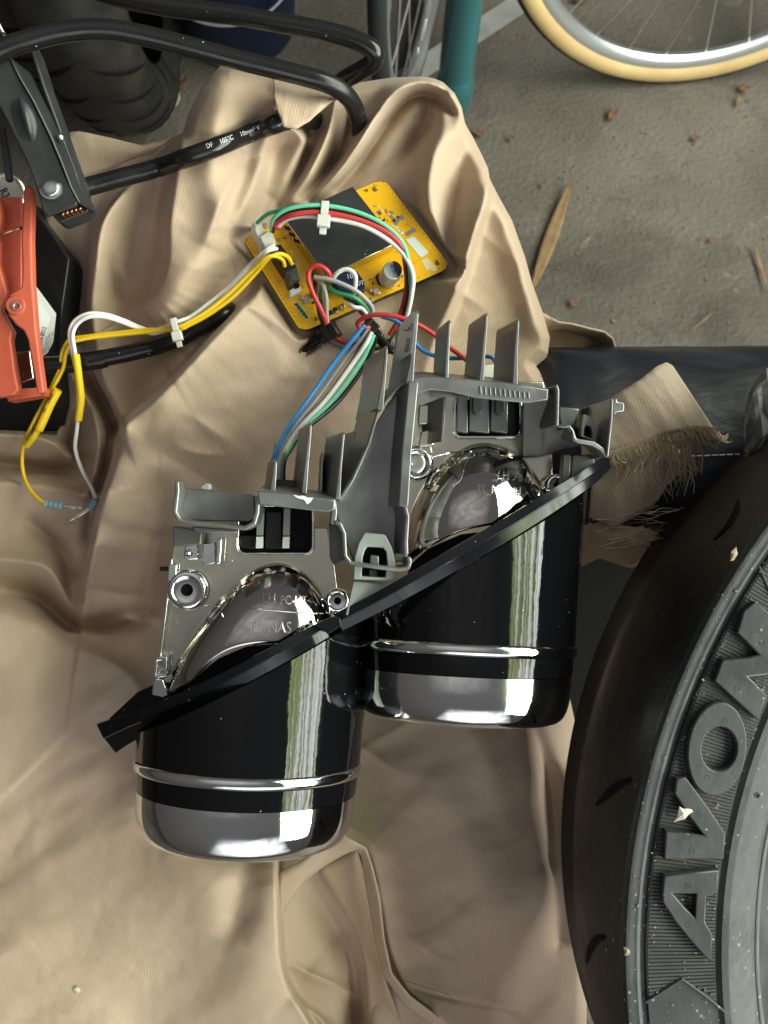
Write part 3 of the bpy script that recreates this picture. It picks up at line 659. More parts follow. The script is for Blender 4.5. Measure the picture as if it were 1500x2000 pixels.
so = build('trim_strip', s1, M_strip, lamp, smooth=18, bevel=0.00012)
s1 = trim([(660, 1216, 78), (720, 1186, 81), (800, 1143, 86), (900, 1086, 88), (1000, 1028, 86), (1100, 965, 80), (1160, 925, 72), (1188, 900, 62)], [7.4, 7.6, 8.2, 8.4, 8.2, 7.2, 5.5])
so = build('trim_strip', s1, M_strip, lamp, smooth=18, bevel=0.00012)
# broken joint between the strips and the raised back flange at the far left end
jb = MB().prism([(610, 1222), (650, 1205), (664, 1208), (668, 1222), (640, 1240), (634, 1232)], 87, 6)
build('broken_joint', jb, M_strip, lamp, bevel=0.0004)
fl = MB().prism([(212, 1404), (268, 1352), (300, 1338), (345, 1330), (332, 1362), (290, 1385), (225, 1424)], [50, 58, 62, 64, 66, 62, 52], 5)
build('corner_flange', fl, M_black, lamp, bevel=0.0004)

def dome(outer, rim, h0, H_, rimh, name_h, which):
    nu, nv = 110, 40; O_ = resample(spline([(x, y, 0) for x, y in outer], 8), nu); Q = resample(spline([(x, y, 0) for x, y in rim], 8), nu); g = []
    for j in range(nv):
        v = j / (nv - 1); row = []
        for i in range(nu):
            u = i / (nu - 1); w_ = max(0.0, 1 - (2 * u - 1) ** 2) ** 0.5
            ease = v
            q = O_[i].lerp(Q[i], ease * 0.985); hh = h0 + H_ * w_ * (1 - (1 - v) ** 2.0) ** 0.5 + rimh * v
            row.append(P(q.x, q.y, hh))
        g.append(row)
    # a rolled lip turned down at the opening
    lip = []
    for i in range(nu):
        p = g[-1][i]; lip.append(p + Vector((0, 0.0004, -0.0022)))
    g.append([p + Vector((0, -0.0006, -0.0004)) for p in g[-1]]); g.append(lip)
    return MB().patch(g)
OL = [(322, 1362), (333, 1322), (350, 1280), (376, 1236), (408, 1192), (440, 1152), (478, 1118), (515, 1100), (552, 1097), (590, 1110), (618, 1138), (638, 1172), (652, 1206)]
RL = [(348, 1362), (372, 1330), (392, 1306), (415, 1286), (442, 1270), (475, 1260), (508, 1256), (540, 1257), (572, 1258), (598, 1250), (618, 1240), (636, 1226), (652, 1210)]
mbL = dome(OL, RL, 60, 25, 0, 0, 'left')
dl = build('reflector_bowl', mbL, M_dome, lamp, smooth=55, solid=0.0)
OR = [(790, 1092), (793, 1040), (806, 990), (830, 940), (862, 900), (900, 874), (945, 864), (990, 874), (1026, 900), (1052, 935), (1068, 975), (1072, 1000), (1062, 1012)]
RR = [(806, 1092), (828, 1074), (852, 1060), (880, 1046), (910, 1035), (940, 1029), (965, 1027), (990, 1031), (1005, 1036), (1022, 1030), (1040, 1022), (1055, 1014), (1064, 1008)]
mbR = dome(OR, RR, 55, 28, 0, 0, 'right')
dr = build('reflector_bowl', mbR, M_dome, lamp, smooth=55)
# crease across the left bowl and the moulded lettering
bvL, bvR = mbL.bvh(), mbR.bvh()
def on(bv, px, py, lift=0.0003):
    o = Vector((0, 0, DIST)); d_ = (P(px, py, 0) - o).normalized(); hit = bv.ray_cast(o, d_)
    return (hit[0] - d_ * lift) if hit[0] is not None else P(px, py, 80)
cr_ = [on(bvL, x, y, -0.0001) for x, y in [(396, 1184), (430, 1184), (480, 1188), (530, 1192), (580, 1196), (620, 1198), (642, 1199)]]
build('crease_line', MB().tube(spline(cr_, 5), 0.0003, 6), M_chrome, dl)
cr_ = [on(bvR, x, y, -0.0001) for x, y in [(846, 892), (880, 884), (920, 882), (960, 886), (1000, 894)]]
build('crease_line', MB().tube(spline(cr_, 5), 0.0003, 6), M_chrome, dr)
for body, x, y, ang, sz, bv, par in [('LH', 512, 1178, -1, 30, bvL, dl), ('.PC-HT<', 543, 1180, -1, 25, bvL, dl), ('TL_NAS  #2', 484, 1234, -2, 33, bvL, dl), ('_LH', 962, 935, -4, 26, bvR, dr), ('.PC-HT', 1000, 938, -8, 19, bvR, dr), ('TL_NAS #1', 930, 962, -4, 25, bvR, dr)]:
    build('lettering', px_text(body, x, y, ang, sz, 80, 0.74, -0.008, bv, 0.0006), M_alu, par, smooth=0)

# dark wells under the bowls
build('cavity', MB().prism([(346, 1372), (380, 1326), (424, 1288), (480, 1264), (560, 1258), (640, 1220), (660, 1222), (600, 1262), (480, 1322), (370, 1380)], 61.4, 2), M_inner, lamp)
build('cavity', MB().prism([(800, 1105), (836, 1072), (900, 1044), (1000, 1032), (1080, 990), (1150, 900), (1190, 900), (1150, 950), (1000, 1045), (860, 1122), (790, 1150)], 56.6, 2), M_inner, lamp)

# mounting plates
pl = [(345, 1030), (640, 1030), (652, 1090), (662, 1170), (655, 1212), (560, 1230), (420, 1300), (350, 1362), (318, 1366), (304, 1352), (312, 1270), (322, 1180), (332, 1098)]
po = build('mounting_plate', MB().prism(pl, 60, 3), M_plate, lamp, bevel=0.0005)
build('plate_edge', MB().wall([(335, 1092), (325, 1180), (314, 1270), (305, 1350)], 5, 63, 4), M_chrome, po, bevel=0.0003)
for x, y, r in [(443, 1094, 14), (341, 1205, 15)]:
    build('ejector_mark', MB().lathe(P(x, y, 60), Vector((0, 0, 1)), [(0, mm(r, 60)), (0.0004, mm(r, 60)), (0.0004, mm(r - 2, 60)), (0.00015, mm(r - 3, 60)), (0.00015, 0)], 28), M_plate, po)
build('mounting_plate', MB().prism([(798, 745), (1062, 745), (1080, 840), (1080, 930), (1060, 960), (900, 940), (830, 1010), (800, 1060), (792, 980)], 55, 3), M_plate, lamp, bevel=0.0005)
# screw bosses
def boss(x, y, h, r):
    k = mm(1, h); prof = [(0, r * k), (0.001, r * 1.02 * k), (0.0025, r * 0.98 * k), (0.0035, r * .86 * k), (0.0036, r * .74 * k), (0.0028, r * .66 * k), (0.0026, r * .40 * k), (0.0026, r * .30 * k), (-0.002, r * .28 * k)]
    o = build('screw_boss', MB().lathe(P(x, y, h), Vector((0, 0, 1)), prof, 44), M_chrome, lamp, smooth=50)
    build('screw_hole', MB().lathe(P(x, y, h + 0.5), Vector((0, 0, 1)), [(0, r * .31 * k), (0, 0)], 20), M_inner, o)
    return o
boss(368, 1151, 61, 40); boss(812, 905, 57, 34)
# little tabs, clips and pins round the plates
tabs = [([(396, 1062), (420, 1058), (422, 1100), (410, 1104), (392, 1100)], 66, 6), ([(362, 1065), (386, 1062), (388, 1092), (358, 1096)], 63, 4), ([(424, 1052), (434, 1050), (430, 1102), (420, 1104)], 68, 8), ([(329, 1102), (346, 1102), (344, 1132), (326, 1136)], 64, 4)]
for pl_, h_, d_ in tabs: build('tab', MB().prism(pl_, h_, d_), M_chrome, lamp, bevel=0.0005)
build('pin', MB().lathe(P(369, 1080, 63), Vector((0, 0, 1)), [(0, 0.0016), (0.003, 0.0013), (0.0036, 0.0006), (0.0036, 0)], 16), M_chrome, lamp)
build('pin', MB().lathe(P(322, 1111, 60), Vector((-1, 0, 0)), [(-0.002, 0.0011), (0.002, 0.0009), (0.0022, 0)], 12), M_bplastic, lamp)
build('clip_loop', MB().frame([(302, 1284), (326, 1282), (326, 1322), (299, 1326)], [(308, 1291), (320, 1290), (320, 1315), (305, 1318)], 66, 5), M_chrome, lamp, bevel=0.0004)
build('tab', MB().prism([(300, 1326), (318, 1326), (330, 1358), (318, 1364), (296, 1358)], 65, 6), M_chrome, lamp, bevel=0.0005)
for pl_, h_, d_ in [([(818, 790), (850, 790), (850, 828), (816, 830)], 62, 6), ([(822, 842), (846, 838), (848, 870), (818, 874)], 64, 8), ([(816, 872), (842, 868), (846, 886), (820, 892)], 60, 4), ([(800, 880), (830, 878), (846, 900), (838, 925), (806, 930)], 59, 3)]:
    build('tab', MB().prism(pl_, h_, d_), M_plate, lamp, bevel=0.0006)

# connector wells
def well(x0, y0, x1, y1, h, r):
    o = build('connector_frame', MB().frame(rrect(x0, y0, x1, y1, r), rrect(x0 + 5, y0 + 5, x1 - 5, y1 - 5, r - 3), h + 2.4, 3.2), M_chrome, lamp, bevel=0.0003)
    build('connector_well', MB().prism(rrect(x0 + 4, y0 + 4, x1 - 4, y1 - 4, r - 3), h + 0.6, 1.0), M_inner, o)
    return o
cw = well(462, 985, 614, 1084, 60, 16)
for x in (506, 558):
    b_ = build('terminal_post', MB().prism([(x - 4, 992), (x + 9, 992), (x + 7, 1046), (x - 6, 1046)], 65, 3), M_clip, cw, bevel=0.0003)
    build('contact_pad', MB().prism([(x - 6, 1048), (x + 7, 1048), (x + 6, 1071), (x - 7, 1071)], 65.5, 3), M_label, cw, bevel=0.0002)
build('connector_block', MB().prism([(468, 1046), (500, 1046), (498, 1072), (470, 1070)], 63, 2), M_bplastic, cw, bevel=0.0003)
build('connector_block', MB().prism([(520, 1000), (550, 1000), (550, 1072), (518, 1072)], 63, 2), M_bplastic, cw, bevel=0.0003)
cw = well(886, 776, 1020, 856, 56, 14)
for x0, x1 in ((892, 914), (916, 956), (958, 992)):
    build('connector_block', MB().prism([(x0 + 2, 770), (x1, 774), (x1, 846), (x0, 842)], 62, 4), M_clip if x0 < 0 else M_grey, cw, bevel=0.0004)
for x in (932, 976):
    build('terminal_post', MB().prism(rrect(x - 8, 772, x + 10, 808, 8), 66, 4), M_greyd, cw, bevel=0.0003)

# ---------------------------------------------------------------- grey bracket
LEAN = 0.22
brk = build('bracket', MB().prism([(652, 985), (690, 930), (722, 850), (758, 786), (800, 742), (815, 752), (800, 830), (790, 960), (794, 1050), (797, 1098), (690, 1096), (672, 1050)], 74, 3), M_grey, lamp, bevel=0.0004)
def bpart(name, mb, m=None, bev=0.0005): return build(name, mb, m or M_grey, lamp, bevel=bev)
# main rail on the right of the web, turning round the foot
bpart('rail', MB().wall([(808, 745), (803, 800), (795, 880), (790, 960), (788, 990)], 20, 87, 20, 0.30))
bpart('rail', MB().wall([(790, 985), (796, 1010), (793, 1060), (794, 1084)], 9, 86, 16, 0.30))
bpart('foot_rim', MB().wall([(654, 1020), (664, 1024), (672, 1042), (674, 1086), (684, 1100), (730, 1107), (780, 1113), (797, 1110), (801, 1098), (798, 1088)], 8.5, 86, 14, 0.10))
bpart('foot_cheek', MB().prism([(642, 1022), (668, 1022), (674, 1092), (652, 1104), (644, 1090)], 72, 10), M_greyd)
# left channel and bar
bpart('channel_floor', MB().prism([(352, 952), (496, 966), (500, 1012), (486, 1020), (360, 1016), (350, 1002)], 74, 3))
bpart('channel_rim', MB().wall([(345, 940), (346, 960), (341, 1000), (350, 1016), (368, 1021), (430, 1026), (478, 1032), (496, 1022), (502, 1000), (504, 968)], 9, 85, 13, 0.02))
bpart('channel_ear', MB().prism([(388, 952), (400, 943), (410, 945), (410, 956), (396, 956)], 80, 4), M_clip)
bpart('channel_lip', MB().prism([(374, 1028), (462, 1036), (462, 1042), (380, 1040)], 76, 5))
bpart('channel_leg', MB().prism([(338, 1028), (395, 1036), (392, 1064), (338, 1068)], 70, 12), M_greyd)
bpart('cross_bar', MB().prism([(503, 958), (560, 964), (655, 976), (654, 996), (640, 1001), (560, 992), (506, 986)], 86, 16, 0.0, 0.18))
bpart('bar_end', MB().wall([(650, 976), (653, 1000), (650, 1024)], 12, 85, 12, 0.1))
sc_ = bpart('paint_scuff', MB().prism([(572, 966), (585, 969), (592, 968), (602, 972), (612, 972), (606, 981), (600, 985), (594, 976), (585, 974), (578, 971)], 86.25, 0.25), M_scuff, 0)
# cooling fins: (name, polyline from root to tip, thickness, top height, depth, lean)
FINS = [([(532, 962), (536, 930), (538, 902)], [12, 9, 7], 82, 16, .30), ([(594, 965), (600, 900), (605, 850), (606, 830)], [11, 8, 7, 6], 84, 26, .26),
        ([(626, 965), (628, 920), (629, 888)], [8, 6, 5], 66, 26, .10), ([(660, 975), (664, 920), (669, 868), (671, 848)], [10, 7, 6, 6], 83, 26, .32),
        ([(686, 930), (692, 880), (695, 846)], [6, 5, 5], 66, 24, .35), ([(742, 800), (748, 760), (753, 710), (755, 680)], [14, 9, 7, 6], 84, 36, .26),
        ([(800, 750), (806, 700), (812, 650), (815, 612)], [16, 10, 7, 7], 86, 30, .24), ([(872, 748), (874, 700), (877, 650), (878, 630)], [9, 8, 7, 7], 84, 18, .20),
        ([(940, 752), (944, 700), (949, 640), (950, 616)], [11, 8, 7, 6], 85, 20, .22), ([(1006, 752), (1008, 690), (1011, 645), (1012, 626)], [11, 8, 7, 6], 84, 20, .26)]
fins = []
for pl_, t_, h_, d_, le in FINS:
    a_, b_ = Vector(pl_[-2]), Vector(pl_[-1]); q_ = b_ + (b_ - a_).normalized() * 5     # tip rounds off
    pl_ = pl_ + [tuple(b_ + (b_ - a_).normalized() * 2.5), tuple(q_)]; t_ = t_ + [t_[-1] * .9, t_[-1] * .6]; hs_ = [h_] * (len(pl_) - 3) + [h_ - .3, h_ - 1.6, h_ - 4.5]
    fins.append(bpart('fin', MB().wall(pl_, t_, hs_, d_, le), None, 0.0006))
bpart('fin', MB().wall([(868, 775), (866, 820), (862, 862)], [8, 8, 7], 78, 22, .30), M_greyd)
# web edge: the sloping ridge between the two tall fins
bpart('web_ridge', MB().wall([(664, 978), (690, 935), (720, 868), (740, 800)], 7, 80, 18, .45))
bpart('web_ridge', MB().wall([(745, 800), (756, 782), (778, 756), (798, 742)], 7, 82, 16, .35))
# right-hand cross bar and arm
bpart('cross_bar', MB().prism([(806, 738), (830, 734), (900, 740), (980, 746), (1072, 760), (1070, 782), (1030, 788), (930, 778), (880, 766), (840, 762), (812, 772)], 86, 22, 0.05, 0.25))
for k in range(11):
    x = 938 + k * 9.4; y = 754 + k * 1.2
    build('grip_notch', MB().wall([(x, y), (x + 1.5, y + 16 - 0.35 * k)], 3.0, 86.5, 0.6), M_grey, lamp, bevel=0.0002)
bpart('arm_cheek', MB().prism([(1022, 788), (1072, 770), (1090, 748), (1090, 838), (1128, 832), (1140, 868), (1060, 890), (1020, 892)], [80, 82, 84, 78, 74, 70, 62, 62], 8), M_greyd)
bpart('arm_edge', MB().wall([(1086, 752), (1090, 762), (1089, 800), (1088, 832)], 7.5, 87, 14, .25))
bpart('arm_edge', MB().wall([(1088, 832), (1100, 834), (1112, 832), (1119, 842), (1122, 858), (1130, 862), (1160, 867), (1176, 878), (1187, 894)], [6, 6, 6, 6, 8, 9, 10, 9, 5], 85, 16, .10, .15))
bpart('arm_floor', MB().prism([(1092, 794), (1132, 798), (1122, 832), (1096, 834)], 72, 3))
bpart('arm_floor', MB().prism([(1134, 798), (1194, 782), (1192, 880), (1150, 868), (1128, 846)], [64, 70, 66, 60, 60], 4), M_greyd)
bpart('end_wall', MB().wall([(1196, 778), (1194, 820), (1190, 860), (1187, 892)], [6, 6, 5, 4], 86, 26, .15))
bpart('end_tab', MB().prism([(1198, 778), (1206, 778), (1206, 784), (1220, 786), (1220, 804), (1206, 806), (1198, 812)], 82, 6))
# snap latches
lo = bpart('latch', MB().frame([(712, 1040), (752, 1044), (766, 1070), (772, 1100), (770, 1134), (690, 1132), (692, 1090), (700, 1060)], [(717, 1068), (748, 1070), (754, 1078), (756, 1100), (752, 1128), (706, 1126), (708, 1090), (712, 1076)], 83, 5), M_clip)
build('latch_tooth', MB().prism([(724, 1084), (740, 1086), (740, 1104), (722, 1102)], 82, 4), M_grey, lo, bevel=0.0004)
build('latch_tooth', MB().prism([(722, 1112), (738, 1114), (737, 1134), (720, 1132)], 78, 4), M_clip, lo, bevel=0.0004)
build('latch_recess', MB().prism([(708, 1066), (756, 1068), (757, 1130), (702, 1128)], 77, 1.5), M_inner, lo)
bpart('latch_gusset', MB().prism([(690, 1134), (764, 1142), (758, 1154), (720, 1180), (678, 1204), (674, 1200)], 80, 8), M_clip)
lo = bpart('latch', MB().frame([(1140, 808), (1158, 816), (1164, 836), (1164, 864), (1134, 852), (1136, 830)], [(1144, 830), (1154, 832), (1157, 842), (1157, 856), (1141, 851), (1141, 840)], 78, 5), M_clip)
build('latch_recess', MB().prism([(1140, 826), (1158, 830), (1159, 860), (1139, 852)], 74, 1), M_inner, lo)
bpart('gusset', MB().prism([(1118, 888), (1160, 888), (1166, 935), (1112, 968)], 70, 4), M_greyd)
bpart('gusset', MB().prism([(1100, 886), (1116, 888), (1112, 960), (1094, 965)], 72, 5), M_greyd)
boss(1085, 948, 62, 22)
boss(660, 1172, 60, 24)
# printed label on the tall fin
lp = [(780, 620), (800, 606), (810, 606), (812, 616), (806, 655), (800, 695), (778, 707), (772, 703), (774, 660)]
lb = build('barcode_label', MB().prism([(782, 634), (806, 608), (814, 610), (808, 650), (802, 690), (780, 706), (773, 702), (776, 666)], [72, 84.5, 86.2, 86.2, 86.2, 74, 70, 71], 0.6), M_label, lamp, smooth=0)
bvl = MB(); bvl.add([P(782, 634, 72), P(806, 608, 84.5), P(814, 610, 86.2), P(802, 690, 86.2), P(780, 706, 74), P(773, 702, 70), P(776, 666, 71)], [(0, 1, 2, 3, 4, 5, 6)]); bvl = bvl.bvh()
build('label_print', px_text('L:', 797, 648, 78, 15, 87, 1.0, 0.01, bvl, 0.0004), M_dprint, lb, smooth=0)
build('label_print', px_text('9710', 805, 645, 80, 8, 87, 0.8, 0.01, bvl, 0.0004), M_dprint, lb, smooth=0)
build('label_print', px_text('9ZJ2OUT00', 796, 688, 80, 9, 87, 0.6, 0.02, bvl, 0.0004), M_dprint, lb, smooth=0)
# ================================================================== circuit board
CL, CT, CR_, CB = Vector((473, 466)), Vector((750, 348)), Vector((882, 522)), Vector((588, 650))
BH = 13.0
def pcb(u, v, w=0.0):                                     # u along the long side, v along the short side, w mm above the board
    q = (CL.lerp(CT, u)).lerp(CB.lerp(CR_, u), v)
    hb = BH + 2.0 * (1 - v) - 3.0 * u
    return P(q.x, q.y, hb) + Vector((0.26, 0.16, 1.0)).normalized() * (w / 1000)
def inv_pcb(px, py):
    u, v = 0.5, 0.5
    for _ in range(30):
        q = (CL.lerp(CT, u)).lerp(CB.lerp(CR_, u), v); e = Vector((px, py)) - q
        du = (CT - CL).lerp(CR_ - CB, v); dv = (CB - CL).lerp(CR_ - CT, u); det = du.x * dv.y - du.y * dv.x
        u += (e.x * dv.y - e.y * dv.x) / det; v += (du.x * e.y - du.y * e.x) / det
    return u, v
def pq(px, py, w=0.0):                                    # board point under a place on the board seen at px, py
    u, v = inv_pcb(px, py); return pcb(u, v, w)
UPB = (pcb(.5, .5, 1) - pcb(.5, .5, 0)).normalized()
board = thing('circuit_board', 'yellow circuit board with dark metal shield lying on the khaki cloth', 'circuit board', pcb(.5, .5, 0))
def bslab(name, loop, w0, w1, m, parent=None, bev=0.0, smooth=40):
    top = [pcb(u, v, w1) for u, v in loop]; mb = MB().slab(top, -UPB * (w1 - w0) / 1000)
    return build(name, mb, m, parent or board, bevel=bev, smooth=smooth)
def pxslab(name, loop, w0, w1, m, parent=None, bev=0.0): return bslab(name, [inv_pcb(*p) for p in loop], w0, w1, m, parent, bev)
rr = [(x, y) for x, y in rrect(0, 0, 1, 1, 0.07, 5)]
rr = [(u, 0.5 + (v - .5)) for u, v in rr]
sub = bslab('substrate', rr, -1.6, -0.12, M_pcbedge)
face = bslab('solder_mask', [(.5 + (u - .5) * .996, .5 + (v - .5) * .994) for u, v in rr], -0.12, 0.0, M_pcb)
bslab('bottom_housing', [(.5 + (u - .5) * .97 + .012, .5 + (v - .5) * .96 + .02) for u, v in rr], -4.5, -1.6, M_bplastic)
# mounting holes and plated via rows
k = mm(1, BH)
for px, py, r in [(733, 369, 5), (855, 513, 5.5), (716, 372, 3)]:
    build('mounting_hole', MB().lathe(pq(px, py, 0.03), UPB, [(0, r * k), (0.0003, r * k * .92), (0.0001, r * k * .8), (0.0001, 0)], 18), M_pcbedge, board)
vm = MB()
for i in range(22):
    t = (i + .5) / 22
    for (a, b_) in [((0.985, t)), ((t, 0.965)), ((0.02, t)), ((t, 0.03))]: vm.lathe(pcb(a, b_, 0.05), UPB, [(0, 0.00028), (0.00005, 0.0)], 6)
rs = np.random.RandomState(3)
for cx_, cy_ in [(802, 440), (780, 490), (786, 545), (600, 590), (620, 620), (760, 430), (690, 590)]:
    for _ in range(6): vm.lathe(pq(cx_ + rs.uniform(-9, 9), cy_ + rs.uniform(-9, 9), 0.05), UPB, [(0, 0.00026), (0.00005, 0.0)], 6)
vo = build('via_rows', vm, M_pcbedge, board); vo['kind'] = 'stuff'
# shield can
sh_top = [(555, 425), (689, 363), (776, 474), (638, 540)]
shh = 8.5
def up_px(px, py, h):                                     # board coordinates of a point that appears at px,py when h mm above the board
    u, v = inv_pcb(px, py)
    for _ in range(8):
        p = pcb(u, v, h); s_ = (DIST - p.z) / FPX; ex, ey = px - (CX + p.x / s_), py - (CY - p.y / s_)
        q = (CL.lerp(CT, u)).lerp(CB.lerp(CR_, u), v); u, v = inv_pcb(q.x + ex, q.y + ey)
    return u, v
loop = [up_px(x, y, shh) for x, y in sh_top]
shield = bslab('shield_can', loop, 0.1, shh - .25, M_tin, None, 0.0003)
c_ = (sum(u for u, v in loop) / 4, sum(v for u, v in loop) / 4)
bslab('shield_lid', [(c_[0] + (u - c_[0]) * .985, c_[1] + (v - c_[1]) * .98) for u, v in loop], shh - .25, shh, M_shieldtop, shield, 0.0001)
for i in range(6):                                        # punched slots in the shield wall
    a, b_ = Vector(loop[0]), Vector(loop[3]); q = a.lerp(b_, 0.08 + i * .055)
    p = pcb(q.x, q.y, 3.5 + (i % 2) * 2); t_ = (pcb(b_.x, b_.y) - pcb(a.x, a.y)).normalized()
    build('vent_slot', MB().box(p, t_ * .0009, UPB * .0007, t_.cross(UPB) * .0003), M_inner, shield)
# connectors along the left edge
def cbox(name, loop, w0, w1, m, parent=None, bev=0.0004): return pxslab(name, loop, w0, w1, m, parent, bev)
def topslab(name, loop, w0, w1, m, parent=None, bev=0.0003):
    L_ = [up_px(x, y, w1) for x, y in loop]; return bslab(name, L_, w0, w1, m, parent, bev)
cn = topslab('white_connector', [(492, 436), (505, 426), (527, 470), (512, 482)], 0.1, 9, M_nylon)
topslab('connector_cap', [(508, 462), (528, 448), (539, 474), (520, 488)], 0.1, 10.5, M_nylon)
topslab('connector_cap', [(494, 432), (503, 424), (510, 438), (500, 446)], 8, 10, M_nylon)
c2 = topslab('dark_connector', [(527, 484), (548, 476), (580, 520), (557, 531)], 0.1, 8.5, M_bplastic)
topslab('connector_latch', [(557, 531), (580, 520), (588, 542), (566, 556)], 0.1, 7.5, M_greyd)
topslab('connector_latch', [(563, 534), (572, 530), (578, 545), (569, 549)], 7.4, 8.2, M_greyd)
topslab('connector_tail', [(566, 566), (586, 557), (590, 568), (568, 580)], 0.1, 3.5, M_label)
topslab('connector_tail', [(574, 556), (584, 552), (586, 560), (577, 564)], 3.4, 4.2, M_inner)
# electrolytic capacitor on its base
cb = pxslab('capacitor_base', [(732, 541), (738, 536), (772, 532), (781, 543), (779, 549), (754, 562), (738, 557)], 0.1, 1.6, M_bplastic, None, 0.0003)
cap = pq(756, 547, 1.2); rC = 19 * k
M_can = mat('capacitor_can', (0.74, 0.73, 0.72), .42, .55)
cc = build('capacitor', MB().lathe(cap, UPB, [(0, rC * .97), (0.0006, rC), (0.0015, rC), (0.0019, rC * .94), (0.0024, rC), (0.0088, rC), (0.0094, rC * .96), (0.0096, rC * .88), (0.0095, 0)], 40), M_can, board, smooth=50)
M_captop = mat('capacitor_top', (0.34, 0.40, 0.46), .45, .2)
hp = cap + UPB * 0.0098; ca_ = []
for i in range(13):
    a = R(-75 + 150 * i / 12 - 0); ca_.append(hp + Vector((math.cos(a + .35), math.sin(a + .35), 0)) * rC * .9)
build('capacitor_top', MB().lathe(hp - UPB * .0003, UPB, [(0, rC * .9), (.0001, rC * .88), (.0001, 0)], 32), M_captop, cc)
build('polarity_mark', MB().add(ca_, [tuple(range(13))]), M_dprint, cc, smooth=0)
def flat_text(name, body, org, ex, ey, m, par, size, bold=0.0):
    return build(name, text_mb(body, lambda u, v: org + ex * (u * size) + ey * (v * size), 1.0, 0, bold), m, par, smooth=0)
exb = (pcb(1, .5) - pcb(0, .5)).normalized(); eyb = UPB.cross(exb).normalized()
ex2 = Vector((.98, .2, 0)).normalized(); ey2 = Vector((-.2, .98, 0)).normalized()
flat_text('capacitor_print', 'A5C', hp - ex2 * rC * .65 + ey2 * rC * .2, ex2, ey2, M_dprint, cc, 0.0026)
flat_text('capacitor_print', '220', hp - ex2 * rC * .5 - ey2 * rC * .35, ex2, ey2, M_dprint, cc, 0.0026)
# inductor
ind = topslab('inductor', [(650, 545), (663, 530), (697, 528), (712, 548), (715, 566), (690, 578), (660, 566)], 0.1, 5.5, M_darkblue, None, 0.0006)
it = pq(672, 556, 6.2)
flat_text('inductor_print', '100', it, ex2, ey2, M_print, ind, 0.0032); flat_text('inductor_print', 'UT', it + ex2 * .004 - ey2 * .004, ex2, ey2, M_print, ind, 0.0028)
# copper traces showing through the mask, resistor rows
M_trace = mat('trace_under_mask', (0.78, 0.36, 0.004), .3)
tr = MB()
for i in range(46):
    x, y = rs.uniform(500, 840), rs.uniform(400, 610); u, v = inv_pcb(x, y)
    if not (.05 < u < .95 and .05 < v < .95): continue
    pts = [(u, v)]
    for _ in range(3):
        s_ = rs.uniform(.02, .09) * (1 if rs.rand() < .5 else -1); u, v = (u + s_, v) if rs.rand() < .5 else (u + s_ * .4, v + s_ * .6); pts.append((min(.96, max(.04, u)), min(.95, max(.05, v))))
    for a, b_ in zip(pts, pts[1:]):
        A, B = pcb(*a, .03), pcb(*b_, .03); t_ = (B - A)
        if t_.length < 1e-5: continue
        sd_ = UPB.cross(t_).normalized() * .00022; tr.add([A - sd_, B - sd_, B + sd_, A + sd_], [(0, 1, 2, 3)])
to = build('traces', tr, M_trace, board, smooth=0); to['kind'] = 'stuff'
for i in range(34):
    x, y = [(rs.uniform(596, 700), rs.uniform(560, 620)), (rs.uniform(540, 585), rs.uniform(440, 520)), (rs.uniform(730, 800), rs.uniform(400, 470)), (rs.uniform(690, 790), rs.uniform(540, 590))][i % 4]
    u, v = inv_pcb(x, y)
    if not (.06 < u < .94 and .06 < v < .93): continue
    a = R(rs.choice([24, 114]) * -1); c, s_ = math.cos(a), math.sin(a); w_, h_ = rs.uniform(1.8, 3.4), rs.uniform(1.1, 1.8)
    q = [(x + c * i1 * w_ - s_ * j1 * h_, y + s_ * i1 * w_ + c * j1 * h_) for i1, j1 in ((-1, -1), (1, -1), (1, 1), (-1, 1))]
    pxslab('chip_component', q, .05, rs.uniform(.4, 1.1), [M_bplastic, M_silk, M_solder, M_brown][rs.randint(4)])
# small parts, pads, label
for i, (px, py, s_, m_, hgt) in enumerate([(733, 573, 8, M_tin, 2.4), (724, 570, 4, M_silk, 2.0), (667, 601, 6, M_tin, 2), (654, 606, 5, M_bplastic, 1.5), (657, 610, 4, M_alu, 1.2), (612, 577, 8, M_bplastic, 2.2), (598, 586, 9, M_solder, .8), (589, 583, 5, M_solder, .9), (645, 612, 5, M_bplastic, 1.4), (627, 600, 5, M_solder, .7), (617, 624, 4, M_brown, 1.2), (640, 590, 5, M_silk, 1.2), (690, 597, 5, M_silk, 1.6), (725, 588, 4, M_tin, 1.1), (545, 470, 4, M_solder, .8), (568, 492, 4, M_silk, .6), (577, 508, 5, M_solder, .5), (560, 455, 4, M_silk, .6)]):
    pxslab('chip_component', [(px - s_, py - s_ * .5), (px + s_ * .4, py - s_ * .9), (px + s_, py + s_ * .5), (px - s_ * .4, py + s_ * .9)], 0.1, hgt, m_, None, 0.0002)
for L_ in [[(767, 428), (785, 420), (791, 427), (780, 432), (775, 440), (770, 440)], [(790, 456), (808, 445), (814, 451), (795, 462)]]: pxslab('solder_pad', L_, 0.0, 0.12, M_solder)
for i in range(4): pxslab('solder_pad', [(766 + i * 5, 440 + i * 5.2), (772 + i * 5, 437 + i * 5.2), (774 + i * 5, 439 + i * 5.2), (768 + i * 5, 442.5 + i * 5.2)], 0, .12, M_label)
for i in range(14): 
    x, y = 728 + rs.uniform(0, 36), 402 + rs.uniform(0, 24); y = 402 + (x - 728) * .45 + rs.uniform(-5, 8)
    pxslab('solder_pad', [(x, y), (x + 4, y - 1.8), (x + 6, y + 1), (x + 2, y + 3)], 0, .12 + .02 * i, M_solder if i % 3 else M_silk)
pxslab('paper_label', [(792, 468), (808, 462), (837, 494), (822, 504)], 0.0, 0.25, M_label)
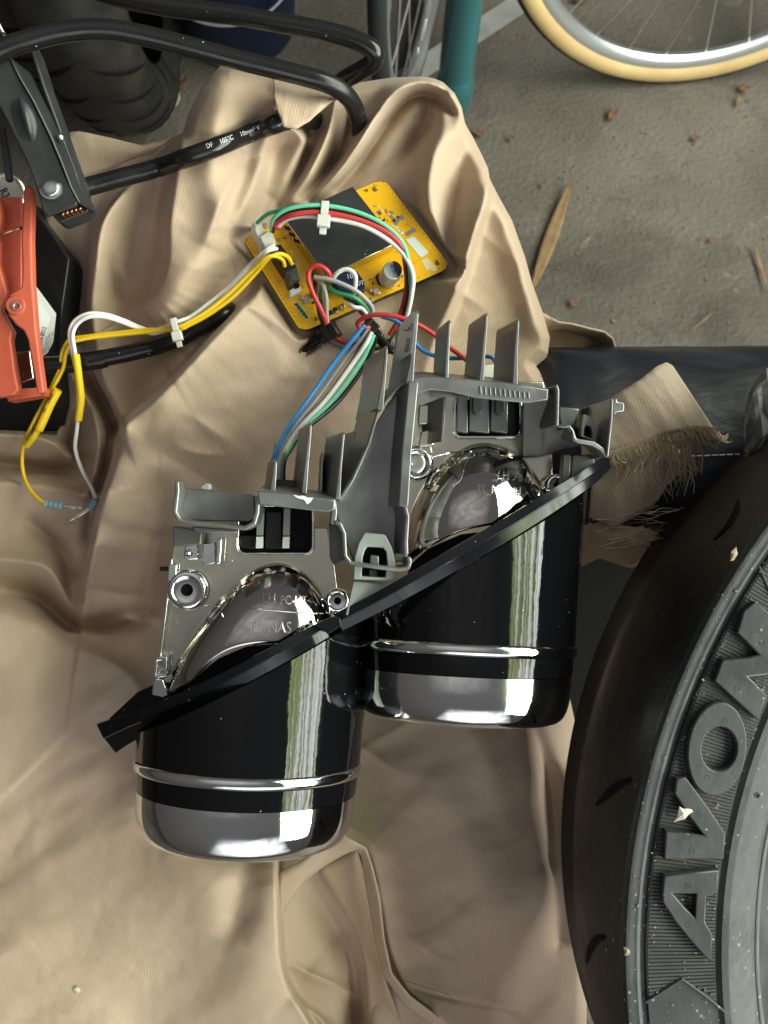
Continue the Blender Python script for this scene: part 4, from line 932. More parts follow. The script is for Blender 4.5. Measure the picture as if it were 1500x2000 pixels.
pxslab('silkscreen_block', [(822, 509), (834, 503), (856, 527), (847, 532), (838, 524), (835, 531)], 0, .1, M_silk)
pf = pxslab('header_pads', [(572, 592), (582, 588), (604, 618), (596, 624)], 0, .12, M_silk)
pxslab('header_pads', [(574, 593), (581, 590), (602, 618), (596, 622)], .12, .16, M_green)
for i in range(5):
    x, y = 578 + i * 5.3, 595 + i * 6.2; build('pin_hole', MB().lathe(pq(x, y, .2), UPB, [(0, 2.4 * k), (.0001, 0)], 10), M_inner, board)

# ================================================================== wires
def wire(parent, pts, m, r=0.95, name='wire', n=8): return build(name, MB().tube(path(pts, n), r / 1000, 9), m, parent, smooth=70)
def zip_tie(parent, c, along, across, w, hgt, tail):
    """head + strap + tail of a cable tie; vectors in table space"""
    up = across.cross(along).normalized()
    if up.z < 0: up = -up
    o = build('cable_tie', MB().box(c + up * 0.0012, along * w * .5, across * hgt * .5, up * .0006), M_nylon, parent, bevel=0.0003)
    build('tie_head', MB().box(c - across * (hgt * .55) + up * .0014, along * w * .85, across * w * .8, up * .0016), M_nylon, o, bevel=0.0005)
    build('tie_tail', MB().box(c - across * (hgt * .55 + w * .8 + tail * .5) + up * .001, along * w * .45, across * tail * .5, up * .0005), M_nylon, o, bevel=0.0002)
    for s_ in (-1, 1): build('tie_band', MB().box(c + across * s_ * hgt * .5 - up * .0012, along * w * .5, across * .0004, up * .0024), M_nylon, o, bevel=0.0002)
# harness arching over the shield
hz = thing('wire_harness', 'black, red, white and mint wires arching over the shield of the circuit board', 'wires', P(640, 420, 30))
def arch(off, h0):
    return [(532 + off * .3, 452 + off * .2, 24), (536 + off * .2, 428 + off * .6, 30 + h0), (570, 409 + off, 34 + h0), (630, 404 + off, 35 + h0), (700, 418 + off * 1.0, 34 + h0), (755, 445 + off * .8, 32 + h0), (788 - off * .2, 480 + off * .35, 29 + h0), (798 - off * .75, 530, 25 + h0), (799 - off * .7, 580, 20), (790 - off * .4, 630, 14)]
wire(hz, arch(-3, 1.5), M_mint, .95); wire(hz, arch(3, 0), M_bwire, 1.0); wire(hz, [(545, 445, 22), (533, 440, 27)] + arch(11, 1.0)[2:7] + [(790, 505, 27), (794, 560, 21), (780, 620, 14), (760, 655, 10)], M_red, 1.15)
wire(hz, [(545, 440, 26), (560, 428, 30), (590, 422, 33), (630, 425, 34), (700, 438, 34), (750, 463, 32), (786, 494, 29), (806, 535, 27), (803, 580, 22), (794, 620, 16)], M_white, 1.15)
wire(hz, [(500, 440, 22), (510, 428, 27), (530, 415, 31), (560, 408, 33)], M_green, .9)
wire(hz, [(790, 480, 26), (797, 530, 23.5), (796, 580, 18), (780, 640, 12), (740, 680, 6), (700, 678, 5)], M_green, .9)
zip_tie(hz, P(634, 414, 36), Vector((1, -.08, 0)).normalized(), Vector((.08, 1, 0)).normalized(), .0034, .0085, .0030)
# lead with yellow and white wires running off to the left
yl = thing('sensor_lead', 'yellow and white wires with a nylon tie curling across the cloth to bare terminals', 'wires', P(300, 640, 10))
wire(yl, [(556, 520, 23), (552, 508, 26), (536, 500, 31), (516, 506, 31), (490, 531, 26), (450, 571, 23), (408, 606, 23), (370, 629, 24), (345, 640, 24), (290, 648, 19), (230, 654, 17), (170, 661, 17), (140, 670, 16), (128, 690, 14), (124, 716, 12), (112, 742, 10), (92, 775, 8), (62, 832, 5), (48, 862, -3), (43, 895, -8), (47, 930, -8), (60, 958, -5), (76, 975, -3), (90, 984, -2)], M_yellow, .95)
wire(yl, [(570, 516, 22), (562, 502, 26), (545, 496, 30), (524, 505, 30), (497, 536, 25), (456, 579, 22), (412, 612, 22), (372, 634, 23), (346, 644, 23), (290, 644, 18), (230, 650, 16), (170, 657, 16), (136, 664, 15), (121, 690, 13), (118, 716, 11), (106, 745, 9), (88, 780, 7)], M_yellow, .95)
wire(yl, [(540, 486, 24), (530, 488, 28), (516, 496, 28), (488, 526, 21), (450, 570, 18), (408, 604, 18), (374, 628, 19), (346, 637, 21), (322, 645, 19), (298, 651, 16), (272, 643, 15), (238, 629, 17), (205, 619, 21), (175, 619, 23), (152, 632, 22), (142, 655, 21), (147, 692, 18), (152, 740, 14), (153, 800, 9), (150, 840, 5), (147, 878, 0), (160, 918, -6), (178, 950, -4), (187, 975, -1)], M_white, .95)
wire(yl, [(535, 480, 24), (524, 486, 27), (508, 500, 27), (486, 520, 22), (446, 562, 19), (404, 596, 20), (372, 619, 21), (346, 629, 23), (318, 641, 18), (296, 646, 15), (270, 638, 14), (238, 624, 16), (205, 614, 20), (172, 613, 22), (146, 627, 21), (136, 652, 20), (142, 690, 17), (147, 715, 15)], M_white, .95)
def sleeve(pts, r, m, name='heat_shrink'): return build(name, MB().tube(path(pts, 6), r / 1000, 12), m, yl, smooth=60, bevel=0.0)
bvz = MB().tube(path([(113, 762, 12), (98, 790, 10), (80, 830, 7), (76, 838, 6)], 6) + path([(79, 828, 6.5), (66, 852, 4), (52, 870, 0)], 6), .0021, 12).bvh()
so = sleeve([(113, 762, 12), (98, 790, 10), (80, 830, 7), (76, 838, 6)], 2.1, M_yellow); s2 = sleeve([(79, 828, 6.5), (66, 852, 4), (52, 870, 0)], 1.7, M_yellow)
sleeve([(148, 692, 18.5), (153, 730, 15.5), (158, 775, 11.5), (156, 800, 9.5), (153, 820, 7.5)], 1.75, M_yellow)
build('sleeve_print', px_text('LD CABLE', 84, 820, 60, 13, 20, 0.9, 0, None), M_dprint, so, smooth=0) if False else None
for tx, x, y, a in [('LD', 86, 806, 62), ('CABLE', 95, 789, 62), ('T850I', 62, 852, 62)]:
    def hf(px, py): return 14.0 - (py - 760) * .085 + 0.4 if py < 835 else 8.4 - (py - 835) * .15
    build('sleeve_print', px_text(tx, x, y, a, 10, hf, 0.72, 0.01, bvz, .0003), M_dprint, so, smooth=0)
zip_tie(yl, P(343, 640, 25), Vector((1, .25, 0)).normalized(), Vector((-.25, 1, 0)).normalized(), .0028, .0080, .0028)
for (x0, y0, h0, x1, y1, h1, x2, y2) in [(90, 984, -2, 122, 988, -1, 160, 992), (187, 976, -1, 176, 993, -2, 134, 1018)]:
    A, B, C_ = P(x0, y0, h0), P(x1, y1, h1), P(x2, y2, h1)
    d_ = (B - A); pts = [A + d_ * (i / 14) for i in range(15)]
    build('wire_seal', MB().tube(pts, [(0.0019 if i % 4 < 2 else 0.0015) for i in range(15)], 12), M_seal, yl, smooth=60)
    t_ = (C_ - B).normalized(); sd_ = Vector((0, 0, 1)).cross(t_).normalized()
    build('crimp_terminal', MB().box(B.lerp(C_, .35), t_ * (C_ - B).length * .35, sd_ * .0009, Vector((0, 0, .0006))).box(B.lerp(C_, .8), t_ * (C_ - B).length * .2, sd_ * .0006, Vector((0, 0, .0003))), M_tin, yl, bevel=0.0003)
# looped wires on the lower part of the board
lw = thing('looped_wires', 'red, grey, green and white wires looped over the lower corner of the circuit board', 'wires', P(650, 590, 18))
wire(lw, [(648, 548, 24), (640, 530, 28), (622, 519, 29), (606, 526, 28), (602, 545, 27), (612, 575, 25), (627, 605, 22), (638, 632, 18)], M_red, 1.15)
wire(lw, [(612, 524, 18), (615, 550, 22), (620, 590, 22), (626, 620, 18), (634, 636, 15)], M_bwire, 1.05)
wire(lw, [(614, 541, 26), (650, 548, 27), (690, 565, 26), (715, 585, 22), (727, 602, 19), (728, 622, 17)], M_lgrey, 1.1)
wire(lw, [(618, 545, 23), (630, 556, 24), (637, 580, 23), (638, 610, 20), (640, 630, 17)], M_lgrey, 1.0)
wire(lw, [(642, 562, 23), (660, 572, 24), (690, 580, 24), (712, 597, 20), (722, 615, 17)], M_green, 1.1)
wire(lw, [(628, 556, 20), (626, 580, 20), (632, 610, 18)], M_green, .9)
wire(lw, [(649, 548, 24), (658, 534, 27), (674, 526, 28), (690, 532, 28), (695, 548, 26), (690, 578, 21)], M_white, 1.05)
wire(lw, [(680, 592, 20), (692, 600, 21), (706, 602, 20), (716, 612, 18)], M_white, 1.05)
wire(lw, [(672, 580, 22), (694, 592, 20), (712, 606, 18), (720, 618, 16)], M_bwire, 1.05)
wire(lw, [(632, 556, 24), (636, 575, 21), (634, 600, 19), (640, 620, 16)], M_white, .9)
wire(lw, [(642, 640, 13), (652, 656, 10), (668, 666, 8), (690, 672, 8), (712, 668, 11)], M_red, 1.1)
wire(lw, [(638, 645, 11), (650, 662, 8), (670, 674, 6), (700, 680, 6), (726, 676, 8)], M_lgrey, 1.0)
wire(lw, [(702, 606, 16), (712, 618, 15), (718, 632, 13)], M_red, 1.0)
# two black push-in cable clips
def fir_clip(A, B, W, label):
    A, B = P(*A), P(*B); t_ = (B - A).normalized(); L_ = (B - A).length; sd_ = Vector((0, 0, 1)).cross(t_).normalized(); up = t_.cross(sd_)
    o = thing('push_in_clip', label, 'cable clip', A, 'black cable clips on the wires')
    build('stem', MB().tube([A + t_ * (L_ * i / 10) for i in range(11)], [.0021] * 9 + [.0019, .0012], 10), M_bplastic, o)
    for i in range(10):
        c = A + t_ * (L_ * (.30 + .068 * i)); q = .0048 - .00012 * i
        tri = lambda s_: [c - t_ * .00045 + sd_ * s_ * .0012, c + t_ * .00045 + sd_ * s_ * .0012, c + sd_ * s_ * q + t_ * -.0014]
        mb = MB()
        for s_ in (-1, 1): mb.slab([p + up * .0009 for p in tri(s_)], -up * .0018)
        for s_ in (-1, 1): mb.slab([c - t_ * .0004 + up * s_ * .0012 - sd_ * .001, c + t_ * .0004 + up * s_ * .0012 - sd_ * .001, c + up * s_ * q * .85 - t_ * .0012 - sd_ * .001], sd_ * .002)
        build('barb', mb, M_bplastic, o)
    build('head', MB().box(A + t_ * .0018, t_ * .0026, sd_ * W, up * .0030), M_bplastic, o, bevel=0.0005)
    build('strap', MB().box(A - t_ * .0012 + sd_ * .0004, t_ * .0014, sd_ * (W * 1.15), up * .0036), M_bplastic, o, bevel=0.0006)
    build('buckle', MB().box(A + t_ * .0058, t_ * .0014, sd_ * .0030, up * .0027), M_bplastic, o, bevel=0.0004)
fir_clip((648, 643, 12), (580, 692, 6), .0036, 'black barbed clip pointing left below the circuit board corner')
fir_clip((716, 640, 12), (770, 690, 9), .0046, 'black barbed clip wedged behind the tall bracket fins')
# bundle feeding the left lamp
bd_ = thing('wire_bundle', 'blue, white, mint and black wires running down into the left lamp', 'wires', P(620, 760, 25))
def bund(off, hh, bow=0.0): return [(712 + off * .5, 634 + off * .55, 20), (690 + off * .9, 662 + off * .3, 19 + hh), (660 + off * 1.0 + bow, 705 + off * .2, 18 + hh), (615 + off * .8 + bow, 770 + off * .35, 22 + hh), (570 + off * .55, 825 + off * .35, 34 + hh), (546 + off * .5, 868 + off * .2, 46 + hh), (532 + off * .5, 905, 54 + hh)]
def bundl(off, hh, bow): return bund(off, hh, bow) + [(529 + off * .55, 960, 56 + hh)]
wire(bd_, bundl(0, 1, -5), M_blue, 1.1); wire(bd_, bundl(14, 0, -4), M_lgrey, .95); wire(bd_, bundl(28, 2, 0), M_white, 1.1); wire(bd_, bundl(22, -1, 3), M_brown, .9)
wire(bd_, bundl(36, 1, 5), M_mint, 1.1); wire(bd_, bundl(44, -2, 9), M_bwire, 1.1); wire(bd_, [(540, 870, 46), (536, 905, 54), (534, 955, 58)], M_green, 1.0)
build('plug', MB().prism([(530, 936), (578, 938), (578, 968), (528, 964)], 66, 10), M_bplastic, bd_, bevel=0.0005)
# red and blue pair feeding the right lamp
rb = thing('wire_pair', 'red and blue wires passing behind the bracket fins to the right lamp', 'wires', P(850, 660, 15))
wire(rb, [(722, 640, 17), (703, 640, 20), (700, 628, 23), (725, 616, 26), (760, 616, 27), (800, 626, 26), (840, 648, 24), (872, 674, 24), (900, 695, 26), (930, 722, 32), (945, 760, 42)], M_red, 1.1)
wire(rb, [(745, 618, 16), (775, 628, 18), (800, 650, 19), (820, 680, 18), (850, 695, 19), (890, 700, 24), (930, 697, 30), (960, 698, 36), (972, 720, 42), (975, 760, 48)], M_blue, 1.0)
build('plug', MB().prism([(944, 712), (968, 712), (968, 742), (944, 740)], 58, 8), M_nylon, rb, bevel=0.0005)
# ================================================================== jumper cables and clamps
jc = thing('jumper_cable', 'thick black jumper cable looping from the black clamp across the top of the cloth', 'cable', P(350, 300, 10))
rc = 4.1
def ride(pts, upto): return [(x, y, max(h, cloth_h(x, y) + rc + .4) if k < upto else h) for k, (x, y, h) in enumerate(pts)]
cab1 = path(ride([(120, 375, 32), (165, 366, 28), (200, 357, 26), (240, 346, 26), (280, 336, 24), (320, 324, 24), (360, 310, 24), (400, 296, 22), (440, 280, 20), (480, 263, 19), (515, 250, 16), (536, 243, 14), (556, 237, 26), (590, 233, 20), (640, 240, -10)], 13), 8)
m1 = MB().tube(cab1, rc / 1000, 20); o1 = build('cable_run', m1, M_rubber, jc, smooth=80)
cab2 = path([(700, 300, -24), (703, 262, 0), (698, 225, 20), (680, 190, 32), (640, 163, 40), (560, 140, 46), (470, 118, 50), (390, 97, 54), (300, 74, 58), (210, 58, 62), (130, 62, 64), (60, 78, 66), (0, 100, 68), (-60, 150, 66), (-120, 240, 62)], 8)
m2 = MB().tube(cab2, rc / 1000, 20); build('cable_run', m2, M_rubber, jc, smooth=80)
cab3 = path([(640, 190, 2), (668, 160, 12), (705, 138, 22), (732, 118, 28), (728, 98, 32), (690, 76, 34), (620, 58, 34), (540, 44, 34), (460, 30, 34), (400, 22, 34), (320, 12, 34), (230, -6, 34), (120, -40, 34)], 8)
m3 = MB().tube(cab3, rc / 1000, 20); build('cable_run', m3, M_rubber, jc, smooth=80)
bv1, bv2 = m1.bvh(), m2.bvh()
for t_, x, y, a in [('DF', 404, 290, 19), ('105°C', 430, 281, 20), ('10mm² V', 470, 267, 21)]:
    build('cable_print', px_text(t_, x, y, a, 13, 30, 0.85, 0.0, bv1, 0.0002), M_print, o1, smooth=0)
rcab = thing('red_clamp_cable', 'thick black cable leaving the red clamp and passing under a cloth fold', 'cable', P(250, 690, 0))
cab4 = path(ride([(48, 716, 8), (90, 715, 8), (125, 712, 8), (160, 708, 8), (200, 700, 8), (240, 692, 8), (270, 685, 8), (300, 678, 8), (330, 668, 8), (355, 658, 6), (385, 640, 4), (410, 626, 0), (440, 612, 0), (470, 598, -8), (500, 586, -18), (540, 570, -24)], 13), 8)
build('cable_run', MB().tube(cab4, rc / 1000, 20), M_rubber, rcab, smooth=80)
build('split_sleeve', MB().tube(path([(60, 716, 8), (120, 712, 8.2), (185, 704, 8.2), (206, 700, 8.2)], 5), 0.0044, 20), M_rubber, rcab, smooth=60)
# copper strands where the cable enters the clamp
rs = np.random.RandomState(9)
sm = MB()
for i in range(26):
    y = rs.uniform(690, 738); pts = [(rs.uniform(24, 32), y + rs.uniform(-12, 12), 8 + rs.uniform(-2, 6)), (40, y, 12 + rs.uniform(-3, 2)), (52, y * .6 + 716 * .4, 13 + rs.uniform(-3, 1)), (66 + rs.uniform(0, 8), y * .4 + 716 * .6, 11 + rs.uniform(-2, 1))]
    sm.tube(path(pts, 4), .00022, 5)
so = build('wire_strands', sm, M_tin, rcab); so['kind'] = 'stuff'
# ---------------------------------------------------------------- black clamp
bc = thing('black_clamp', 'black steel jumper clamp with dimpled handle at the left edge', 'clamp', P(90, 300, 30))
hd = [(-60, -20), (-10, 60), (18, 112), (36, 148), (64, 200), (94, 262), (116, 312), (134, 360), (152, 392), (148, 402), (92, 422), (84, 414), (72, 372), (56, 326), (34, 280), (8, 226), (-22, 172), (-60, 110)]
hm = MB()
hh = [72, 68, 65, 63, 60, 56, 52, 49, 47, 47, 47, 47, 50, 53, 56, 60, 64, 68]
build('handle_plate', hm.prism(hd, hh, 2.2), M_clampb, bc, bevel=0.0008, seg=3)
# pressed dimple: a long shallow dish with a raised rim
g = []
for i in range(22):
    t = i / 21; row = []
    for j in range(11):
        s_ = j / 10 * 2 - 1; cx_, cy_ = 36 + 26 * t, 190 + 88 * t; wd = 21 * math.sin(math.pi * t) ** .55 + .3
        hx = np.interp(cy_, [60, 112, 200, 262, 312, 392], [68, 65, 60, 56.3, 52, 47])
        row.append(P(cx_ + s_ * wd, cy_ - s_ * wd * .22, hx + .5 + 2.6 * (math.cos(s_ * math.pi / 2) ** 2) * math.sin(math.pi * t) * (1 if s_ > -.1 else .55)))
    g.append(row)
build('pressed_dimple', MB().patch(g), M_clampb, bc, smooth=80)
build('handle_flange', MB().wall([(18, 112), (36, 148), (66, 200), (97, 264), (119, 316), (138, 366), (154, 396)], 5, [65.6, 63.8, 60.8, 56.8, 52.8, 49, 47.5], 13, -.25), M_clampb, bc, bevel=0.0006)
build('lower_plate', MB().wall([(44, 62), (60, 92), (84, 168), (112, 245), (128, 292), (146, 340), (156, 372)], 7, [60, 58, 54, 50, 47, 44, 42], 10, -.1), M_clampb, bc, bevel=0.0005)
build('side_plate', MB().prism([(112, 290), (128, 286), (150, 340), (160, 378), (148, 384), (138, 360), (124, 322)], [47, 47, 43, 40, 41, 42, 45], 3), M_clampb, bc, bevel=0.0005)
build('lower_jaw', MB().prism([(96, 414), (156, 394), (164, 384), (176, 404), (170, 414), (120, 434), (110, 430)], 38, 10), M_clampb, bc, bevel=0.0006)
for i in range(5):
    build('copper_tooth', MB().prism([(118 + i * 8.4, 414 - i * 2.8), (124 + i * 8.4, 412 - i * 2.8), (125 + i * 8.4, 419 - i * 2.8), (119 + i * 8.4, 421 - i * 2.8)], 43, 5), M_copper, bc, bevel=0.0004)
k5 = mm(1, 50)
build('rivet', MB().lathe(P(99, 368, 49.6), Vector((.05, .05, 1)), [(-.001, 22 * k5), (.0002, 22 * k5), (.0004, 18 * k5), (.0008, 17.5 * k5), (.0013, 15 * k5), (.0016, 8 * k5), (.0017, 0)], 32), M_alu, bc, smooth=50)
build('rivet', MB().lathe(P(121, 268, 54), Vector((1, .3, .4)), [(-.001, 8 * k5), (.0004, 8 * k5), (.0009, 5 * k5), (.001, 0)], 20), M_alu, bc, smooth=50)
build('lever_bar', MB().wall([(2, 246), (10, 300), (16, 352)], [15, 14, 12], [40, 36, 30], 3), M_clampb, bc, bevel=0.0005)
build('lever_bar', MB().wall([(-20, 20), (-4, 48), (6, 66)], [8, 8, 8], [66, 64, 62], 3), M_alu, bc, bevel=0.0005)
# ---------------------------------------------------------------- red clamp
rd = thing('red_clamp', 'red plastic jumper clamp with copper spring beside the battery', 'clamp', P(30, 600, 10))
arm = [(46, 364), (54, 359), (62, 366), (63, 400), (61, 463), (63, 548), (70, 640), (77, 700), (86, 766), (72, 770), (66, 732), (58, 690), (54, 664), (46, 646), (30, 634), (16, 616), (11, 592), (18, 574), (32, 566), (41, 560), (43, 530), (41, 470), (43, 420)]
build('jaw_arm', MB().prism(arm, 36, 5), M_redc, rd, bevel=0.0009, seg=3)
build('back_plate', MB().prism([(-50, 384), (40, 384), (42, 440), (42, 570), (10, 580), (-50, 560)], 24, 3), M_redc, rd, bevel=0.0006)
build('handle_plate', MB().prism([(-50, 400), (-20, 384), (-2, 386), (2, 420), (-3, 470), (-4, 512), (6, 545), (14, 572), (0, 600), (14, 628), (24, 646), (20, 662), (24, 690), (28, 724), (36, 760), (26, 772), (-50, 780)], 31, 5), M_redc, rd, bevel=0.0009, seg=3)
build('lower_jaw', MB().prism([(10, 760), (88, 756), (84, 772), (14, 784)], 20, 8), M_redc, rd, bevel=0.0006)
build('pivot_boss', MB().lathe(P(33, 598, 35), Vector((0, 0, 1)), [(0, 20 * k5), (.0014, 19.5 * k5), (.0018, 18 * k5), (.0018, 0)], 36), M_redc, rd, smooth=50)
build('pivot_rivet', MB().lathe(P(33, 598, 36.8), Vector((0, 0, 1)), [(0, 10 * k5), (.0009, 9 * k5), (.0009, 7 * k5), (.0001, 6 * k5), (-.0006, 0)], 28), M_alu, rd, smooth=50)
build('spring', MB().tube(path([(2, 470, 30), (3, 460, 32), (10, 455, 33), (24, 450, 33), (38, 446, 33), (42, 444, 30)], 6), .0008, 10), M_copper, rd)
build('inner_grip', MB().prism([(28, 688), (58, 684), (66, 740), (40, 748)], 14, 8), M_tin, rd, bevel=0.0006)
# ---------------------------------------------------------------- battery with printed label
bt = thing('battery', 'black battery case with a pale printed label behind the red clamp', 'battery', P(70, 600, -40))
build('case', MB().prism([(-60, 372), (40, 372), (64, 402), (136, 505), (122, 600), (112, 690), (118, 760), (112, 842), (-60, 842)], [2, 2, 3, 4, 0, -4, -14, -30, -30], 50), M_bplastic, bt, bevel=0.001)  # lower end extended as a black stand-in for the shaded gap under the clamp
lab = [(62, 548), (109, 612), (103, 668), (92, 690), (74, 702), (66, 640)]
lbm = MB().prism(lab, [7.5, 3.5, 1.5, 1, 1, 5.5], 0.5); lo = build('label', lbm, M_label, bt, smooth=0)
bvb = MB().prism([(40, 520), (130, 600), (110, 720), (40, 740)], [8, 3.8, 1, 1], .2).bvh()
build('label_print', px_text('YTX10A4-BS12', 77, 697, 76, 12.5, 20, .74, .012, bvb, .0005), M_dprint, lo, smooth=0)
for i in range(4):
    build('label_print', px_text('LEAD ACID 12V 10Ah', 84 + i * 6, 692 - i * 4, 76, 5.5, 20, .7, 0, bvb, .0005), M_dprint, lo, smooth=0)
# marked silver disc peeping out above the red clamp
dc = build('marked_disc', MB().lathe(P(14, 376, 10), Vector((.2, -.3, 1)), [(-.004, .0088), (.0, .0088), (.0008, .0082), (.001, .006), (.001, 0)], 36), M_plate, None, smooth=50)
tag(dc, 'small silver cap with black marker writing above the red clamp', 'cap')
bvd = MB().lathe(P(14, 376, 10), Vector((.2, -.3, 1)), [(.001, .0088), (.001, 0)], 20).bvh()
build('marker_writing', px_text('R34', -2, 372, -62, 22, 12, .8, .02, bvd, .0004), M_dprint, dc, smooth=0)

# ================================================================== motorcycle tyre, right foreground
tb = Vector((0.3605, -0.1657, 0.0))
tyre = thing('motorcycle_tyre', 'black motorcycle tyre with raised sidewall lettering filling the lower right corner', 'tyre', tb)
ZA = Vector((0, 0, 1))
def rev(prof, n=220): return MB().lathe(tb, ZA, [(h / 1000, r / 1000) for r, h in prof], n)
half = [(205, 74), (212, 83), (222, 90), (231, 93.2), (231.8, 93.9), (234.2, 94.0), (235.0, 93.3), (236, 92.6), (262, 93.0), (262.6, 91.6), (264.0, 91.6), (264.8, 94.0), (266.2, 94.9), (267.6, 94.6), (268.6, 95.0), (270.2, 94.7), (271.2, 93.4), (271.6, 92)]
build('sidewall', rev(half), M_tyre, tyre, smooth=35)
build('tread_band', rev([(271.6, 92), (273.0, 86), (274.6, 76), (275.2, 62), (274.8, 48), (273.5, 30), (271.5, 14), (268, -2), (271, -14), (262, -20), (240, -22), (210, -12), (195, 0), (190, 40), (205, 74)]), M_tyred, tyre, smooth=50)
build('bead_rib', rev([(216, 86.2), (216.6, 87.3), (218, 88.2), (219, 88.2)]), M_tyre, tyre)
def polar(px, py, h):
    p = P(px, py, h) - tb; return math.hypot(p.x, p.y), math.atan2(p.y, p.x)
def pol(r, a, h): return tb + Vector((r * math.cos(a), r * math.sin(a), h / 1000))
_, a_top = polar(1480, 1107, 93); _, a_bot = polar(1259, 1956, 93); _, a_mid = polar(1330, 1912, 93)
if a_bot < 0: a_bot += 2 * math.pi
if a_mid < 0: a_mid += 2 * math.pi
if a_top < 0: a_top += 2 * math.pi
rib = MB(); nr = int(abs(a_bot - a_top + .1) * 250 / 1.34)
rm = polar(1330, 1912, 93)[0]; ri = .2365; ro = .2615
for i in range(nr):
    a = a_top - .1 + (a_bot - a_top + .1) * i / nr; w_ = .0009 / 2 / .25
    r0, r1 = ri, ro
    if a > a_mid:                                         # chevron end of the lettering panel
        t = (a - a_mid) / max(1e-6, a_bot - a_mid); segs = [(ri, max(ri, rm - (rm - ri) * t)), (min(ro, rm + (ro - rm) * t), ro)]
    else: segs = [(r0, r1)]
    for r0, r1 in segs:
        if r1 - r0 < .001: continue
        rib.slab([pol(r0, a - w_, 93.15), pol(r1, a - w_, 93.45), pol(r1, a + w_, 93.45), pol(r0, a + w_, 93.15)], Vector((0, 0, -.0008)))
ro_ = build('ribbing', rib, M_tyrer, tyre, smooth=0); ro_['kind'] = 'stuff'
build('panel_border', MB().tube([P(x, y, 93.6) for x, y in [(1420, 1980), (1376, 1944), (1332, 1912), (1296, 1935), (1260, 1958)]], .0005, 8), M_tyre, tyre)
build('panel_border', MB().tube([P(x, y, 93.6) for x, y in [(1482, 1106), (1500, 1146), (1524, 1190)]], .0005, 8), M_tyre, tyre)
def z2(p): return (1220 + p[0] / 4.346, 1540 + p[1] / 4.346)
def z1(p): return (1220 + p[0] / 4.346, 1100 + p[1] / 4.346)
def letter(outer, hole=None, h=96.0, d=3.2):
    """raised letter with sloping flanks; the hole is cut out"""
    c = bpy.data.curves.new('l', 'CURVE'); c.dimensions = '2D'; c.fill_mode = 'BOTH'; c.extrude = d / 2000; c.bevel_depth = .0006; c.bevel_resolution = 1; c.offset = -.0005
    for lp in [outer] + ([hole] if hole else []):
        s_ = c.splines.new('POLY'); s_.points.add(len(lp) - 1); s_.use_cyclic_u = True
        for q, (x, y) in zip(s_.points, lp):
            p = P(x, y, h); q.co = (p.x, p.y, 0, 1)
    o = bpy.data.objects.new('l', c); col.objects.link(o); dg = bpy.context.evaluated_depsgraph_get(); dg.update()
    me = bpy.data.meshes.new_from_object(o.evaluated_get(dg)); bpy.data.objects.remove(o); bpy.data.curves.remove(c)
    mb = MB(); mb.v = [v.co + Vector((0, 0, h / 1000 - d / 2000)) for v in me.vertices]; mb.f = [tuple(p.vertices) for p in me.polygons]; bpy.data.meshes.remove(me)
    return build('raised_letter', mb, M_tyre, tyre, smooth=50)
letter([z2(p) for p in [(335, 735), (560, 712), (795, 690), (785, 880), (690, 915), (680, 1130), (745, 1240), (735, 1455), (715, 1460), (560, 1290), (430, 1130), (320, 960), (322, 830)]], [z2(p) for p in [(400, 885), (612, 888), (600, 1105), (500, 1000)]])
letter([z2(p) for p in [(440, -85), (515, -95), (700, 150), (850, 375), (838, 592), (600, 596), (335, 600), (350, 355), (520, 380), (680, 400), (560, 250), (455, 90), (420, 40)]])
ell = lambda a, b_, cx_, cy_, n=36, rot=.12: [(cx_ + a * math.cos(t) * math.cos(rot) - b_ * math.sin(t) * math.sin(rot), cy_ + a * math.cos(t) * math.sin(rot) + b_ * math.sin(t) * math.cos(rot)) for t in [2 * math.pi * i / n for i in range(n)]]
letter([z1(p) for p in ell(248, 398, 782, 1575, 44)], [z1(p) for p in ell(150, 190, 800, 1575, 32)])
letter([z1(p) for p in [(760, 1000), (940, 1160), (1125, 1320), (1205, 1120), (1045, 962), (1330, 930), (1420, 760), (1500, 640), (1300, 480), (1110, 330), (1010, 400), (950, 590), (1140, 775), (1060, 800), (830, 815)]])
# moulding stubs on the letters
for q in [z2((540, 820)), z2((540, 1150)), z2((570, 520)), z2((630, 215)), z1((700, 1820)), z1((855, 1335)), z1((955, 1065)), z1((1165, 675)), (1478, 1553)]:
    build('vent_stub', MB().lathe(P(q[0], q[1], 96.2), ZA, [(0, .0011), (.0005, .0011), (.0005, .0007), (.0001, .0006), (.0001, 0)], 14), M_tyre, tyre)
# tread grooves: dark curved sipes cut across the shoulder
for (pts) in [[(1450, 985, 66), (1420, 990, 72), (1390, 1008, 74), (1362, 1032, 70)], [(1222, 1520, 86), (1190, 1528, 78), (1168, 1545, 70), (1150, 1570, 58)], [(1176, 1830, 80), (1152, 1836, 70), (1138, 1856, 60), (1130, 1880, 50)]]:
    g = [];
    for p in path([(x, y, h) for x, y, h in pts], 6):
        rr_, aa = math.hypot((p - tb).x, (p - tb).y), math.atan2((p - tb).y, (p - tb).x)
        prof = [(271.6, 92), (273.0, 86), (274.6, 76), (275.2, 62), (275.21, 48), (275.22, 30)]
        hh_ = float(np.interp(rr_ * 1000, [q[0] for q in prof[:5]], [q[1] for q in prof[:5]])); g.append(pol(float(np.interp(-p.z * 1000, [-q[1] for q in prof], [q[0] for q in prof])) / 1000 - .0004, aa, p.z * 1000))
    build('tread_groove', MB().tube(g, [.0008 + .0012 * math.sin(math.pi * (i + .5) / len(g)) for i in range(len(g))], 8), M_inner, tyre)
M_dust = mat('dust', (.34, .30, .25), .8, c2=(.24, .17, .10), nscale=300); rs = np.random.RandomState(61); dm = MB()
